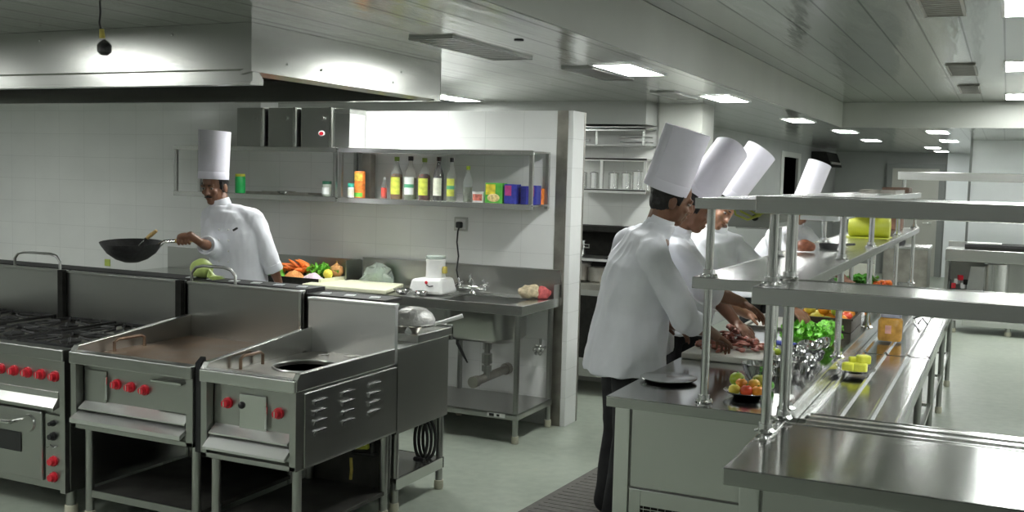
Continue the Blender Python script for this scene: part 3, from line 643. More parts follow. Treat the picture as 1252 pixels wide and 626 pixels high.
# bag of greens
t=thing('plastic_bag','clear plastic bag of green vegetables leaning on the backsplash','bag',(-4.2,6.55,.905))
m=MB().ell((-4.19,6.57,.965),(.10,.06,.062),n=16,k=10)
for v in m.bm.verts: v.co+=v.co.normalized()*0+Vector((0,0,.02*noise.noise(v.co*14)))
m.build('greens',M('bagged_greens',(.30,.47,.26),.5,0,.4,16),t)
m=MB().lathe([(.0,0),(.09,.002),(.122,.02),(.13,.05),(.115,.085),(.09,.115),(.06,.14),(.03,.158),(.0,.165)],(-4.185,6.57,.906),n=36,sy=.62)
for v in m.bm.verts: v.co+=Vector((noise.noise(v.co*20),noise.noise(v.co*20+Vector((9,0,0)))*.6,noise.noise(v.co*20+Vector((0,7,0)))*.5))*.05
for v in m.bm.verts: v.co.z=max(v.co.z,.906); v.co.y=min(v.co.y,6.64)
m.build('film',bag,t,smooth=False)
# mixer
t=thing('food_mixer','white electric mixer with white jar on the sink table','mixer',(-3.64,6.38,.905))
m=MB().hexa([(-3.72,6.22,.912),(-3.45,6.22,.912),(-3.45,6.46,.912),(-3.72,6.46,.912),(-3.70,6.235,1.01),(-3.465,6.235,1.02),(-3.475,6.44,1.02),(-3.695,6.44,1.01)])
m.build('motor_base',white,t,bevel=.02)
MB().lathe([(0,0),(.072,0),(.068,.02),(.066,.10),(.07,.125),(.055,.132),(.0,.135)],(-3.57,6.35,1.016),n=24).build('jar',white,t)
MB().lathe([(.06,0),(.068,.004),(.07,.02),(.055,.026),(.0,.028)],(-3.57,6.35,1.146),n=24).build('lid',bag,t)
MB().cbox((-3.487,6.33,1.075),(.03,.03,.05)).build('jar_clip',brassy,t,bevel=.008)
MB().tube([(-3.57,6.226,.975),(-3.55,6.224,.965),(-3.52,6.226,.97)],.004).build('black_mark',black,t)
MB().ell((-3.575,6.228,.99),(.012,.004,.012)).build('red_mark',redk,t)
# bowls
def bowl(x,y,z,r,label,group=None,mat=chrome,h=None,name='steel_bowl',rot=None):
    h=h or r*.55
    o=MB().lathe([(0,0),(r*.45,.0),(r*.8,h*.45),(r,h),(r*1.04,h*1.02),(r*.98,h*1.04),(r*.76,h*.5),(r*.42,.06*h),(0,.05*h)],(0,0,0),n=22).build(name,mat,loc=(0,0,0))
    o.location=(x,y,z); 
    if rot: o.rotation_euler=rot
    return tag(o,label,'bowl',group)
bowl(-3.70,6.13,.908,.065,'shiny steel bowl in front of the white mixer, left one','bowls by the mixer')
bowl(-3.575,6.16,.908,.05,'shiny steel bowl in front of the white mixer, right one','bowls by the mixer')
# cloth on the sink corner
t=thing('dish_cloth','crumpled beige and red dish cloth on the right corner of the sink','cloth',(-2.88,6.54,.905))
def cl(cx,cy,rx,ry,h,mat,nm,sd):
    m=MB().ell((cx,cy,.91+h*.42),(rx,ry,h*.6),n=24,k=14)
    for v in m.bm.verts: v.co+=Vector((0,0,1))*.028*noise.noise(v.co*24+Vector((sd,0,0))); v.co.z=max(v.co.z,.903)
    m.build(nm,mat,t,ang=80)
cl(-2.93,6.53,.085,.06,.075,M('beige_cloth',(.50,.42,.28),.9,0,.35,40,bump=.3),'beige_fold',2)
cl(-2.835,6.555,.055,.05,.07,M('red_cloth',(.48,.10,.10),.9,0,.3,40,bump=.3),'red_fold',5)
# ================================================================== WALL SHELF
t=thing('wall_shelf','long stainless two level wall shelf with bottles on its lower board','shelf',(-4.4,6.5,1.5))
SX0,SX1,SY0,SY1,SL,SU=-5.965,-2.855,6.36,6.655,1.545,1.905
for x0,x1 in ((SX0,-4.425),(-4.405,SX1)):
    MB().box(x0,x1,SY0,SY1,SL-.012,SL).box(x0,x1,SY0-.002,SY0+.012,SL-.034,SL+.004).build('lower_board',steel,t,smooth=False,bevel=.002)
    MB().box(x0,x1,SY0,SY1,SU-.012,SU).box(x0,x1,SY0-.002,SY0+.012,SU-.032,SU+.003).build('upper_board',steel,t,smooth=False,bevel=.002)
for x in (SX0+.014,-4.44,-4.39,SX1-.014):
    for y in (SY0+.014,SY1-.012): MB().box(x-.013,x+.013,y-.013,y+.013,SL-.03,SU+.0).build('post',steelD,t,smooth=False,bevel=.002)
# boxes on top
def sbox(x0,x1,z1,label,sticker=False):
    t=thing('storage_box',label,'box',((x0+x1)/2,6.5,SU),'steel boxes on the wall shelf')
    MB().box(x0,x1,SY0+.03,SY1-.02,SU+.004,z1).build('box_body',steelD,t,smooth=False,bevel=.003)
    MB().box(x1-.028,x1-.008,SY0+.022,SY0+.03,SU+.004,z1).build('bright_edge',steelB,t,smooth=False)
    m=MB().cone((x1-.09,SY0+.03,z1-.08),(x1-.09,SY0+.012,z1-.08),.016).build('knob',steelD,t)
    if sticker:
        s=MB().lathe([(0,0),(.028,0),(.028,.002),(0,.002)],(x1-.10,SY0+.03,z1-.19),Matrix.Rotation(PI/2,3,'X'),n=20,sy=.75).build('sticker',white,t)
        MB().lathe([(0,0),(.019,0),(.019,.002),(0,.002)],(x1-.10,SY0+.0275,z1-.19),Matrix.Rotation(PI/2,3,'X'),n=18,sy=.7).build('sticker_print',redk,s)
sbox(-5.36,-5.10,2.2,'tall plain steel box on the wall shelf, left of three')
sbox(-5.06,-4.80,2.2,'dark steel box on the wall shelf, middle of three')
sbox(-4.76,-4.475,2.2,'steel box with a red and white oval sticker on the wall shelf',True)
t=thing('steel_bin','narrow bright steel bin at the end of the boxes on the shelf','box',(-4.41,6.5,SU))
MB().hexa([(-4.47,6.40,SU+.004),(-4.34,6.40,SU+.004),(-4.34,6.6,SU+.004),(-4.47,6.6,SU+.004),(-4.47,6.40,2.16),(-4.335,6.40,2.16),(-4.335,6.6,2.16),(-4.47,6.6,2.16)]).build('bin_body',steelB,t,smooth=False,bevel=.003)
MB().box(-4.472,-4.33,6.395,6.605,2.16,2.19).build('bin_lid',steelD,t,smooth=False,bevel=.003)
# ---- bottles & jars
def lab(par,x,y,z,r,z0,z1,mat,name='paper_label',a0=-2.6,a1=-.5,n=12):
    m=MB(); sheet(m,lambda u,v:(x+r*math.cos(a0+(a1-a0)*u),y+r*math.sin(a0+(a1-a0)*u),z+z0+(z1-z0)*v),n,1)
    return m.build(name,mat,par,ang=80,recalc=False)
labY=M('yellow_green_label',(.62,.66,.10),.5,0,.25,30); labC=M('cream_label',(.75,.76,.62),.5,0,.15,30); labW=M('white_label',(.78,.80,.78),.5,0,.05,30)
labG=M('green_label_band',(.10,.40,.22),.5,0,.1); labO=M('orange_label',(.80,.22,.04),.5,0,.3,40); labR=M('red_label',(.65,.08,.06),.5,0,.2,40)
sauce=M('red_brown_sauce',(.16,.025,.015),.2,0,.2); soy=M('dark_soy_sauce',(.035,.012,.008),.15,0,.2); amber=M('amber_sauce',(.34,.16,.05),.2,0,.2); pale=M('pale_vinegar',(.42,.46,.34),.2,0,.1)
capG=M('olive_green_cap',(.22,.33,.05),.4,0,.1); capB=M('dark_cap',(.03,.03,.03),.4,0,.1); capY=M('yellow_green_cap',(.55,.68,.05),.4,0,.1); capT=M('teal_lid',(.05,.40,.30),.4,0,.1)
def bottle(x,h,r,label,fill,liq,cap,labmat,band=None,y=6.48,group='bottles on the wall shelf'):
    z=SL+.001
    t=thing('bottle',label,'bottle',(x,y,z),group)
    P=[(0,0),(r*.9,0),(r,.008),(r,h*.55),(r*.92,h*.62),(r*.45,h*.78),(r*.34,h*.86),(r*.34,h*.94),(0,h*.94)]
    MB().lathe(P,(x,y,z),n=18).build('bottle_body',glass,t)
    q=[(0,.004),(r*.85,.004),(r*.93,.012)]+[(rr_*.9,zz) for rr_,zz in P[3:7] if zz<h*fill]+[((r*.93 if fill<.6 else r*.4),h*fill),(0,h*fill)]
    MB().lathe(q,(x,y,z),n=18).build('contents',liq,t)
    MB().lathe([(0,h*.9),(r*.42,h*.9),(r*.44,h),(0,h)],(x,y,z),n=14).build('cap',cap,t)
    l=lab(t,x,y,z,r*1.02,h*.12,h*.52,labmat)
    if band: lab(l,x,y,z,r*1.03,h*.28,h*.36,band,'label_band')
    return t
bottle(-3.98,.305,.043,'amber sauce bottle with olive cap and yellow label, leftmost of the tall bottles',.6,amber,capG,labY)
bottle(-3.865,.31,.044,'clear bottle with white label and green band, second tall bottle',.5,pale,capB,labW,labG)
bottle(-3.75,.30,.043,'red sauce bottle with olive cap and yellow label, third tall bottle',.62,sauce,capG,labY)
bottle(-3.635,.31,.038,'dark soy sauce bottle with cream label and dark cap, fourth tall bottle',.88,soy,soy,labC)
bottle(-3.53,.305,.034,'slim clear bottle with yellow green label, fifth tall bottle',.4,pale,capB,labY,labG)
bottle(-3.40,.25,.033,'clear unlabelled bottle with bright yellow green cap',.42,pale,capY,glass)
bottle(-4.085,.155,.022,'tiny sauce bottle with red label and pale cap beside the tall bottles',.5,labR,white,labR)
def jar(x,r,h,label,body,lidm,labm=None,lh=.2,y=6.48,name='jar'):
    z=SL+.001; t=thing(name,label,'jar',(x,y,z))
    MB().lathe([(0,0),(r*.92,0),(r,.006),(r,h*(1-lh)-.01),(r*.9,h*(1-lh)),(0,h*(1-lh))],(x,y,z),n=18).build('jar_body',body,t)
    MB().lathe([(0,h*(1-lh)),(r*.97,h*(1-lh)),(r*.97,h-.003),(r*.9,h),(0,h)],(x,y,z),n=18).build('lid',lidm,t)
    if labm: lab(t,x,y,z,r*1.02,h*.15,h*.6,labm)
    return t
jar(-5.40,.040,.15,'green jar with yellow lid on the shelf behind the chef with the wok',M('green_jar',(.02,.40,.10),.35,0,.1),yelplas,lh=.14)
jar(-4.585,.036,.115,'small glass jar with dark green lid left of the shelf post',M('cloudy_glass',(.55,.60,.52),.12,0,.1,trans=.3),M('dark_green_lid',(.03,.12,.07),.4,0,.1),labW)
jar(-4.365,.030,.105,'small white spice jar with teal lid beside the orange can',labW,capT,labC,.28)
t=thing('tall_can','tall can with orange label, dark tube standing behind it','can',(-4.28,6.48,SL))
MB().lathe([(0,0),(.038,0),(.04,.004),(.04,.188),(.036,.195),(0,.195)],(-4.275,6.45,SL+.001),n=20).build('can_body',labO,t)
lab(t,-4.275,6.45,SL,.0405,.125,.18,M('yellow_spotted_label',(.75,.50,.08),.5,0,.4,60)); lab(t,-4.275,6.45,SL,.0405,.01,.04,green)
tag(MB().box(-4.325,-4.25,6.55,6.62,SL+.001,1.87).build('steel_column_box',stainS,loc=(-4.29,6.58,SL),bevel=.004),'tall narrow dark steel box standing behind the orange can','box')
t=thing('food_tub','white and red printed tub beside the yellow food packet','tub',(-3.29,6.46,SL))
MB().lathe([(0,0),(.052,0),(.058,.07),(.06,.075),(0,.075)],(-3.295,6.47,SL+.001),n=20).build('tub_body',white,t)
lab(t,-3.295,6.47,SL,.0575,.015,.06,M('red_print',(.55,.16,.12),.5,0,.5,50),'print',-2.3,-.9)
def pack(x0,x1,h,label,mats,y0=6.42,y1=6.5,name='food_packet',cat='packet'):
    t=thing(name,label,cat,((x0+x1)/2,6.46,SL))
    MB().box(x0,x1,y0,y1,SL+.001,SL+h).build('carton',mats[0],t,smooth=False,bevel=.003)
    if len(mats)>1: MB().box(x0+.006,x0+(x1-x0)*.6,y0-.0015,y0,SL+h*.42,SL+h*.93).build('front_print',mats[1],t,smooth=False)
    if len(mats)>2: MB().ell(((x0+x1)/2,y0-.001,SL+h*.28),((x1-x0)*.36,.003,h*.2)).build('food_picture',mats[2],t)
    return t
pack(-3.235,-3.105,.14,'yellow and green food packet with picture, between the tub and the blue tins',(M('packet_green',(.10,.42,.06),.4,0,.2),M('packet_yellow',(.75,.62,.06),.4,0,.3,30),M('packet_food',(.70,.55,.25),.5,0,.4,60)))
bl=M('tin_blue',(.05,.06,.36),.35,.2,.25,30); pk=M('tin_pink',(.45,.06,.22),.4,0,.2)
pack(-3.09,-3.0,.135,'blue carton with pink corner, first right of the yellow packet',(bl,pk),name='blue_carton',cat='carton')
pack(-2.975,-2.935,.125,'narrow blue carton partly hidden left of the front shelf post',(bl,),name='blue_carton',cat='carton',y0=6.44,y1=6.52)
pack(-2.93,-2.885,.13,'blue carton just inside the right end of the shelf',(bl,pk),y0=6.5,y1=6.58,name='blue_carton',cat='carton')
pack(-2.93,-2.885,.11,'small orange and red packet at the right end of the shelf',(labO,M('packet_yellow2',(.85,.55,.05),.4,0,.2)),y0=6.59,y1=6.635)
# lying tray on left bay
t=thing('shallow_tray','flat dark steel tray lying on the left bay of the wall shelf','tray',(-5.0,6.5,SL))
MB().box(-5.28,-4.7,6.40,6.6,SL+.001,SL+.008).box(-5.28,-4.7,6.40,6.408,SL+.008,SL+.022).box(-5.28,-4.7,6.592,6.6,SL+.008,SL+.022).build('tray_body',stainS,t,smooth=False)
MB().lathe([(0,0),(.05,.0),(.075,.02),(.072,.022),(.045,.006),(0,.005)],(-4.93,6.44,SL+.009),n=18).build('dish',steelB,t)
# outlet and cable
t=thing('power_outlet','grey square power outlet with black plug on the tiled wall over the mixer','outlet',(-3.545,6.66,1.37))
MB().box(-3.60,-3.49,6.658,6.668,1.33,1.43).build('plate',paint,t,bevel=.004)
MB().box(-3.585,-3.505,6.655,6.66,1.345,1.415).build('socket_face',M('socket_grey',(.6,.6,.58),.4,0,.05),t,bevel=.002)
t=thing('power_cable','black cable hanging from the outlet down behind the mixer','cable',(-3.545,6.62,1.2))
m=MB(); m.tube([(-3.545,6.635,1.36),(-3.55,6.625,1.33),(-3.555,6.625,1.25),(-3.54,6.625,1.15),(-3.55,6.62,1.05),(-3.52,6.6,.97),(-3.51,6.52,.93),(-3.53,6.44,.93)],.006).build('cord',black,t)
MB().cbox((-3.545,6.635,1.375),(.045,.035,.045)).build('plug',black,t,bevel=.008)
# ================================================================== BACK ROOM
t=thing('back_wall_shelf','small stainless wall shelf holding canisters in the room behind','shelf',(-2.95,8.2,1.63))
MB().box(-3.26,-2.62,8.05,8.295,1.635,1.645).box(-3.26,-2.62,8.05,8.06,1.615,1.65).build('lower_board',steel,t,smooth=False)
MB().box(-3.26,-2.62,8.05,8.295,1.885,1.897).box(-3.26,-2.62,8.05,8.06,1.875,1.9).build('upper_board',steel,t,smooth=False)
for x in (-3.25,-3.0,-2.63):
    MB().box(x-.012,x+.012,8.052,8.075,1.615,1.885).build('post',steelB,t,smooth=False)
random.seed(2)
for i,(x,r) in enumerate(((-3.19,.035),(-3.09,.034),(-2.92,.042),(-2.81,.040),(-2.71,.048),(-2.65,.03))):
    h=.135 if i!=4 else .15
    tt=thing('canister','steel canister on the back room shelf, '+('first from the left','second from the left','third from the left, faint red reflection','fourth from the left','fifth from the left and widest','last before the tall hat')[i],'canister',(x,8.16,1.646),'steel canisters')
    MB().lathe([(0,0),(r,0),(r*1.02,.004),(r,.01),(r,h-.02),(0,h-.02)],(x,8.13+.06*(i==5),1.646),n=18).build('can_body',steelB,tt)
    MB().lathe([(0,h-.02),(r*1.05,h-.02),(r*1.05,h-.004),(r*.9,h),(r*.2,h+.003),(r*.2,h+.012),(0,h+.014)],(x,8.13+.06*(i==5),1.646),n=18).build('lid',steelB,tt)
t=thing('pan_rack','high stainless rack with rails along the rear wall top','rack',(-2.95,8.2,2.0))
MB().box(-3.5,-2.62,8.0,8.295,2.13,2.142).box(-3.5,-2.62,8.0,8.01,2.115,2.15).build('top_board',steel,t,smooth=False)
MB().box(-3.5,-2.62,8.02,8.29,1.995,2.005).build('lower_board',steelD,t,smooth=False)
for x in (-3.45,-3.05,-2.65): MB().cone((x,8.05,2.005),(x,8.05,2.13),.012).build('post',steelB,t)
m=MB()
for k in range(4): m.cone((-2.85,8.06+.05*k,2.03+.0*k),(-2.62,8.06+.05*k,2.03),.006).cone((-2.85,8.04+.05*k,2.07),(-2.62,8.04+.05*k,2.07),.006)
m.build('wire_grid',steelB,t)
MB().tube([(-3.45,8.03,2.04),(-3.1,8.03,2.04)],.008).build('rail',steelB,t)
t=thing('rear_stove','dark stove counter in the back room, seen past the partition','stove',(-3.0,8.0,0))
MB().box(-3.6,-2.62,7.75,8.29,.15,.85).build('body',steelD,t,smooth=False)
MB().box(-3.6,-2.62,7.72,8.29,.85,.90).build('top',stainS,t,smooth=False)
MB().box(-3.6,-2.62,8.2,8.29,.9,1.34).box(-3.6,-2.62,8.0,8.2,1.30,1.345).build('splash_shelf',dark,t,smooth=False)
MB().box(-3.55,-2.7,7.745,7.75,.3,.8).build('door',dark,t,smooth=False)
m=MB()
for x in (-3.58,-3.1,-2.65): m.box(x-.015,x+.015,7.72,7.75,0,1.3)
m.box(-3.6,-2.62,7.72,7.74,1.08,1.1); m.build('front_frame',steelB,t,smooth=False)
for i,(x,z,r,h) in enumerate(((-3.12,1.10,.06,.12),(-3.10,.90,.09,.14),(-2.95,.90,.08,.11))):
    tt=thing('cooking_pot',('small steel pot on the upper rack behind the partition edge','larger dark pot on the stove behind the partition edge','pot on the stove mostly hidden by the standing chef')[i],'pot',(x,7.9,z))
    MB().lathe([(0,0),(r*.9,0),(r,.01),(r,h),(r*1.06,h),(r*1.06,h+.005),(r*.96,h+.004),(r*.96,.012),(0,.01)],(x,7.9,z+.003),n=20).build('pot_body',(steelB,stainS,stainS)[i],tt)
    MB().tube([(x+r,7.9,z+h*.8),(x+r+.03,7.9,z+h*.8),(x+r+.03,7.9,z+h*.6),(x+r,7.9,z+h*.6)],.006).build('handle',steelD,tt)
bd=bpy.data.objects.get('rear_stove')
MB().box(-3.2,-2.9,7.78,8.1,1.088,1.098).build('upper_rack',steelD,bd,smooth=False)
# ================================================================== PASS COUNTER
t=thing('pass_counter','long stainless pass counter with refrigerated body where the cooks work','counter',(-1.1,7,0))
X0,X1,Y0,Y1,ZT=-1.445,-.735,4.02,10.2,.85
MB().box(X0,X1,Y0,Y1,ZT-.045,ZT).build('worktop',steelT,t,smooth=False,bevel=.004)
MB().box(X1-.012,X1+.012,Y0+.05,Y1,.60,ZT+.012).build('edge_upstand',steelB,t,smooth=False,bevel=.003)
MB().box(X0+.05,X1-.02,Y0+.055,Y1-.05,.10,ZT-.046).build('body',steelD,t,smooth=False)
MB().box(X0+.03,X0+.095,Y0+.03,Y0+.1,.0,ZT-.046).build('corner_post',steelB,t,smooth=False,bevel=.004); MB().box(X1-.09,X1-.02,Y0+.03,Y0+.1,.0,ZT-.046).build('corner_post',steelB,t,smooth=False,bevel=.004)
MB().box(X0+.10,X1-.092,Y0+.04,Y0+.056,.475,ZT-.05).build('front_panel',steel,t,smooth=False,bevel=.003)
p=MB().box(X0+.10,X0+.15,Y0+.036,Y0+.056,.10,.468).box(X1-.14,X1-.092,Y0+.036,Y0+.056,.10,.468).box(X0+.15,X1-.14,Y0+.036,Y0+.056,.40,.468).box(X0+.15,X1-.14,Y0+.036,Y0+.056,.10,.14)
p=p.build('grille_frame',steel,t,smooth=False,bevel=.002)
MB().box(X0+.15,X1-.14,Y0+.05,Y0+.0555,.14,.40).build('grille_backing',dark,p,smooth=False)
m=MB()
for i in range(14): m.box(X0+.16+i*.031,X0+.162+i*.031,Y0+.046,Y0+.048,.14,.40)
for i in range(9): m.box(X0+.15,X1-.14,Y0+.044,Y0+.046,.152+i*.029,.155+i*.029)
m.build('wire_grille',steelB,p,smooth=False)
MB().box(X0+.16,X1-.15,Y0+.048,Y0+.0495,.358,.366).build('pipe',steelB,p,smooth=False)
MB().box(-1.42,-1.02,6.35,6.95,ZT+.001,ZT+.006).box(-1.42,-1.40,6.35,6.95,ZT+.006,ZT+.02).box(-1.04,-1.02,6.35,6.95,ZT+.006,ZT+.02).box(-1.40,-1.04,6.35,6.37,ZT+.006,ZT+.02).build('sunken_pan_rim',stainS,t,smooth=False)
# ------------------------------------------------------------------ double shelf over the pass
def post(x,y,z0,z1,par,fl,r=.0165):
    p=MB().cone((x,y,z0),(x,y,z1),r,n=16).build('post',steelB,par)
    for z in fl:
        MB().lathe([(0,-.0),(r*2.2,0),(r*2.25,.006),(r*1.5,.014),(r*1.45,.032),(0,.034)],(x,y,z),n=16).build('flange',chrome,p)
        for k in range(4): a=k*PI/2+.6; MB().ell((x+r*1.85*math.cos(a),y+r*1.85*math.sin(a),z+.009),.0055,n=8,k=6).build('bolt',chrome,p)
    return p
t=thing('pass_shelf','long two level stainless shelf on round posts over the pass counter','shelf',(-.9,7,.85))
MB().box(-1.112,-.703,4.063,10.147,1.66,1.672).box(-1.115,-.70,4.06,4.072,1.632,1.675).box(-.712,-.70,4.072,10.15,1.632,1.675).box(-1.115,-1.103,4.072,10.15,1.632,1.675).build('upper_shelf',steel,t,smooth=False,bevel=.002)
MB().box(-1.112,-.703,4.063,10.147,1.345,1.357).box(-1.115,-.70,4.06,4.072,1.315,1.36).box(-.712,-.70,4.072,10.15,1.315,1.36).box(-1.115,-1.103,4.072,10.15,1.315,1.36).build('middle_shelf',steel,t,smooth=False,bevel=.002)
for y in (4.11,5.5,7.0,8.45,10.0): post(-1.06,y,.85,1.635,t,(.851,1.358))
for y in (3.95+.16,5.465,6.72,8.42,10.0): post(-.735,y,.852,1.635,t,(.863,1.358))
# ------------------------------------------------------------------ heat lamps under the upper shelf
def heat(x,y,L,label,mt=paintL):
    t=thing('heat_lamp',label,'heat lamp',(x,y,1.63),'heat lamps')
    m=MB().prism([(x-.10,y,1.545),(x+.10,y,1.545),(x+.10,y,1.565),(x+.075,y,1.629),(x-.06,y,1.629),(x-.10,y,1.565)],(0,L,0))
    m.build('housing',mt,t,smooth=False,bevel=.003)
    MB().cone((x+.02,y+.0,1.588),(x+.02,y-.012,1.588),.014,n=12).build('dark_knob',black,t)
    MB().box(x-.07,x+.07,y+.03,y+L-.03,1.537,1.5445).build('element',steelB,t,smooth=False)
heat(-1.0,4.55,.55,'grey heat lamp housing under the upper shelf, nearest one, with a dark knob',steelD)
heat(-.90,5.75,.7,'white heat lamp housing under the upper shelf, second from the near end')
heat(-.90,7.1,.8,'white heat lamp housing under the upper shelf, third from the near end')
t=thing('yellow_cable','bundle of yellow and green cable hanging under the upper shelf by the heat lamp','cable',(-1.05,4.7,1.6))
m=MB()
random.seed(5)
for k in range(3):
    m.tube([(-1.07+.02*k,4.50,1.655),(-1.05+.02*k,4.48+.01*k,1.60+.015*k),(-1.0+.02*k,4.49,1.58+.012*k),(-.95+.012*k,4.5,1.60+.01*k),(-.92,4.52,1.655)],.0045,6)
m.build('wire',M('yellow_green_wire',(.45,.48,.08),.5,0,.3,20),t)
# ------------------------------------------------------------------ things on the pass
t=thing('steel_plate','round dark rimmed steel plate lying flat at the near end of the pass counter','plate',(-1.315,4.46,.851))
MB().lathe([(0,0),(.10,0),(.122,.010),(.125,.013),(.12,.015),(.098,.004),(0,.004)],(-1.315,4.465,.8515),n=36).build('plate_body',steelT,t)
MB().lathe([(.119,.013),(.125,.0125),(.1265,.016),(.12,.018)],(-1.315,4.465,.8515),n=36).build('rolled_rim',steelB,t)
t=thing('cutting_board','long white cutting board with chopped meat on the pass counter','cutting board',(-1.2,5.3,.851))
MB().box(-1.43,-1.03,5.06,5.62,.8515,.882).build('board',cbw,t,bevel=.006)
t=thing('chopped_meat','pile of reddish brown chopped meat on the white cutting board','meat'
        ,(-1.25,5.35,.883)); t['kind']='stuff'
m=MB(); random.seed(11)
for k in range(110):
    a=random.uniform(0,6.28); r=random.uniform(0,1)**.7; x=-1.24+.17*r*math.cos(a); y=5.32+.18*r*math.sin(a)
    m.ell((x,y,.897+.11*(1-r)*random.uniform(.2,1)),(random.uniform(.014,.036),random.uniform(.012,.026),random.uniform(.005,.012)),Matrix.Rotation(random.uniform(0,3),3,'Z')@Matrix.Rotation(random.uniform(-.5,.5),3,'X'),n=9,k=6)
for v in m.bm.verts:
    q=v.co*38; v.co+=Vector((noise.noise(q),noise.noise(q+Vector((5,0,0))),noise.noise(q+Vector((0,5,0)))))*.011; v.co.z=max(v.co.z,.8835)
m.build('pieces',meat,t,ang=80)
t=thing('knife','kitchen knife with blue handle lying beside the chopped meat','knife',(-1.05,5.5,.884))
MB().hexa([(-1.06,5.56,.8835),(-1.05,5.59,.8835),(-1.2,5.63,.8835),(-1.215,5.61,.8835),(-1.06,5.56,.886),(-1.05,5.59,.886),(-1.2,5.63,.886),(-1.215,5.61,.886)]).build('blade',chrome,t,smooth=False)
MB().tube([(-1.06,5.575,.895),(-.95,5.54,.895)],.014).build('handle',blue,t)
t=thing('vegetable_scraps','small yellow green scraps beside the knife on the pass counter','scraps',(-1.0,5.55,.852)); t['kind']='stuff'
m=MB()
for k in range(9): m.ell((-1.0+random.uniform(-.05,.03),5.45+random.uniform(-.06,.06),.868+random.uniform(0,.02)),random.uniform(.012,.02),n=9,k=6)
m.build('piece',limem,t)
# fruit plate
t=thing('fruit_plate','shallow steel plate heaped with tomatoes and limes behind the front post','plate',(-.93,4.31,.851))
MB().lathe([(0,0),(.055,0),(.085,.018),(.097,.024),(.098,.027),(.08,.022),(.05,.004),(0,.004)],(-.93,4.31,.8515),n=28).build('plate_body',chrome,t)
def ball(name,x,y,z,r,mat,label,cat,group,sq=.92,calyx=True,cm=None):
    t=thing(name,label,cat,(x,y,z),group)
    MB().lathe([(0,-sq*r*.97),(r*.5,-sq*r*.86),(r*.85,-sq*r*.5),(r,0),(r*.86,sq*r*.52),(r*.5,sq*r*.86),(r*.15,sq*r*.92),(0,sq*r*.86)],(x,y,z),n=16).build('fruit',mat,t)
    if calyx: MB().cone((x,y,z+sq*r*.85),(x+.004,y,z+sq*r*1.12),.004,.002,6).build('stem',cm or green,t)
    return t
B=.855
ball('lime',-.985,4.36,.91,.034,limem,'large green lime on top at the back left of the fruit plate','lime',None)
ball('lime',-.895,4.375,.908,.033,M('olive_lime',(.42,.42,.06),.3,0,.2,30),'olive green lime at the back right of the fruit plate','lime',None)
for i,(x,y,z,r,mm,l) in enumerate(((-.975,4.275,.882,.026,yel,'yellow tomato at the front left of the fruit plate'),(-.925,4.27,.884,.027,tomato,'bright red tomato at the front middle of the fruit plate'),(-.88,4.28,.884,.026,tomo,'orange tomato at the front right of the fruit plate'),(-.955,4.31,.902,.027,tomo,'orange tomato on the middle of the fruit plate'),(-.905,4.32,.904,.026,M('yellow_orange_tomato',(.80,.48,.06),.3,0,.3,14),'yellow orange tomato at the middle right of the fruit plate'),(-.86,4.325,.886,.025,yel,'yellow tomato at the right rim of the fruit plate'))):
    ball('tomato',x,y,z,r,mm,l,'tomato',None)
bowl(-.955,4.64,.852,.075,'shiny deep steel bowl behind the fruit plate, nearest of the deep bowls',None,chrome,.085)
bowl(-.90,4.86,.852,.07,'shiny deep steel bowl behind the nearest deep bowl',None,chrome,.08)
o=tag(MB().ell((0,0,0),(.03,.03,.022)).build('green_chilli_ball',green,loc=(0,0,0)),'green vegetable in the gap between fruit plate and deep bowl','vegetable'); o.location=(-.885,4.5,.872)
# small bowls heap
random.seed(21)
for k in range(16):
    x=-.86+random.uniform(-.06,.06); y=4.98+.038*k+random.uniform(-.01,.01); z=.853+ (k%2)*.035
    bowl(x,y,z+.012,.042+random.uniform(-.006,.006),'small shiny steel bowl in the jumbled heap beside the lettuce','heap of small bowls',chrome,.032,'small_bowl',(random.uniform(-.5,.5)+(.6 if k%3==0 else 0),random.uniform(-.4,.4),0))
# lettuce
t=thing('lettuce','heap of bright green curly lettuce on the pass counter behind the bowls','lettuce',(-.93,5.85,.852)); t['kind']='stuff'
leafy(t,(-.93,5.85,.862),330,.075,(.11,.20,.075),green2,'leaf',9,.85,.028)
# tomato tray
t=thing('tomato_tray','dark steel tray full of tomatoes on the pass counter behind the lettuce','tray',(-1.0,6.75,.852))
MB().box(-1.16,-.80,6.5,7.0,.853,.862).box(-1.16,-1.15,6.5,7.0,.862,.93).box(-.81,-.80,6.5,7.0,.862,.93).box(-1.15,-.81,6.5,6.51,.862,.93).box(-1.15,-.81,6.99,7.0,.862,.93).box(-1.17,-.79,6.49,6.50,.925,.935).box(-.80,-.79,6.5,7.0,.925,.935).build('tray_body',M('dark_tray_steel',(.14,.12,.10),.4,.9,.2,9),t,smooth=False)
random.seed(31)
for i in range(4):
    for j in range(5):
        mm=random.choice((tomo,tomo,tomato,yel,limem)); r=.038
        ball('tomato',-1.10+.078*i+random.uniform(-.006,.006),6.56+.085*j+random.uniform(-.006,.006),.902+.016*((i+j)%2),r,mm,'round tomato among the others filling the dark tray','tomato','tomatoes in the dark tray',.9,False)
for i,(x,y) in enumerate(((-1.06,6.6),(-.98,6.62),(-.90,6.6),(-.94,6.75))):
    ball('tomato',x,y,.965,.036,(yel,tomo,limem,tomo)[i],('yellow tomato on top at the front left of the dark tray','orange tomato on top at the front middle of the dark tray','green tomato on top at the front right of the dark tray','orange tomato on top at the back of the dark tray')[i],'tomato',None,.9,False)
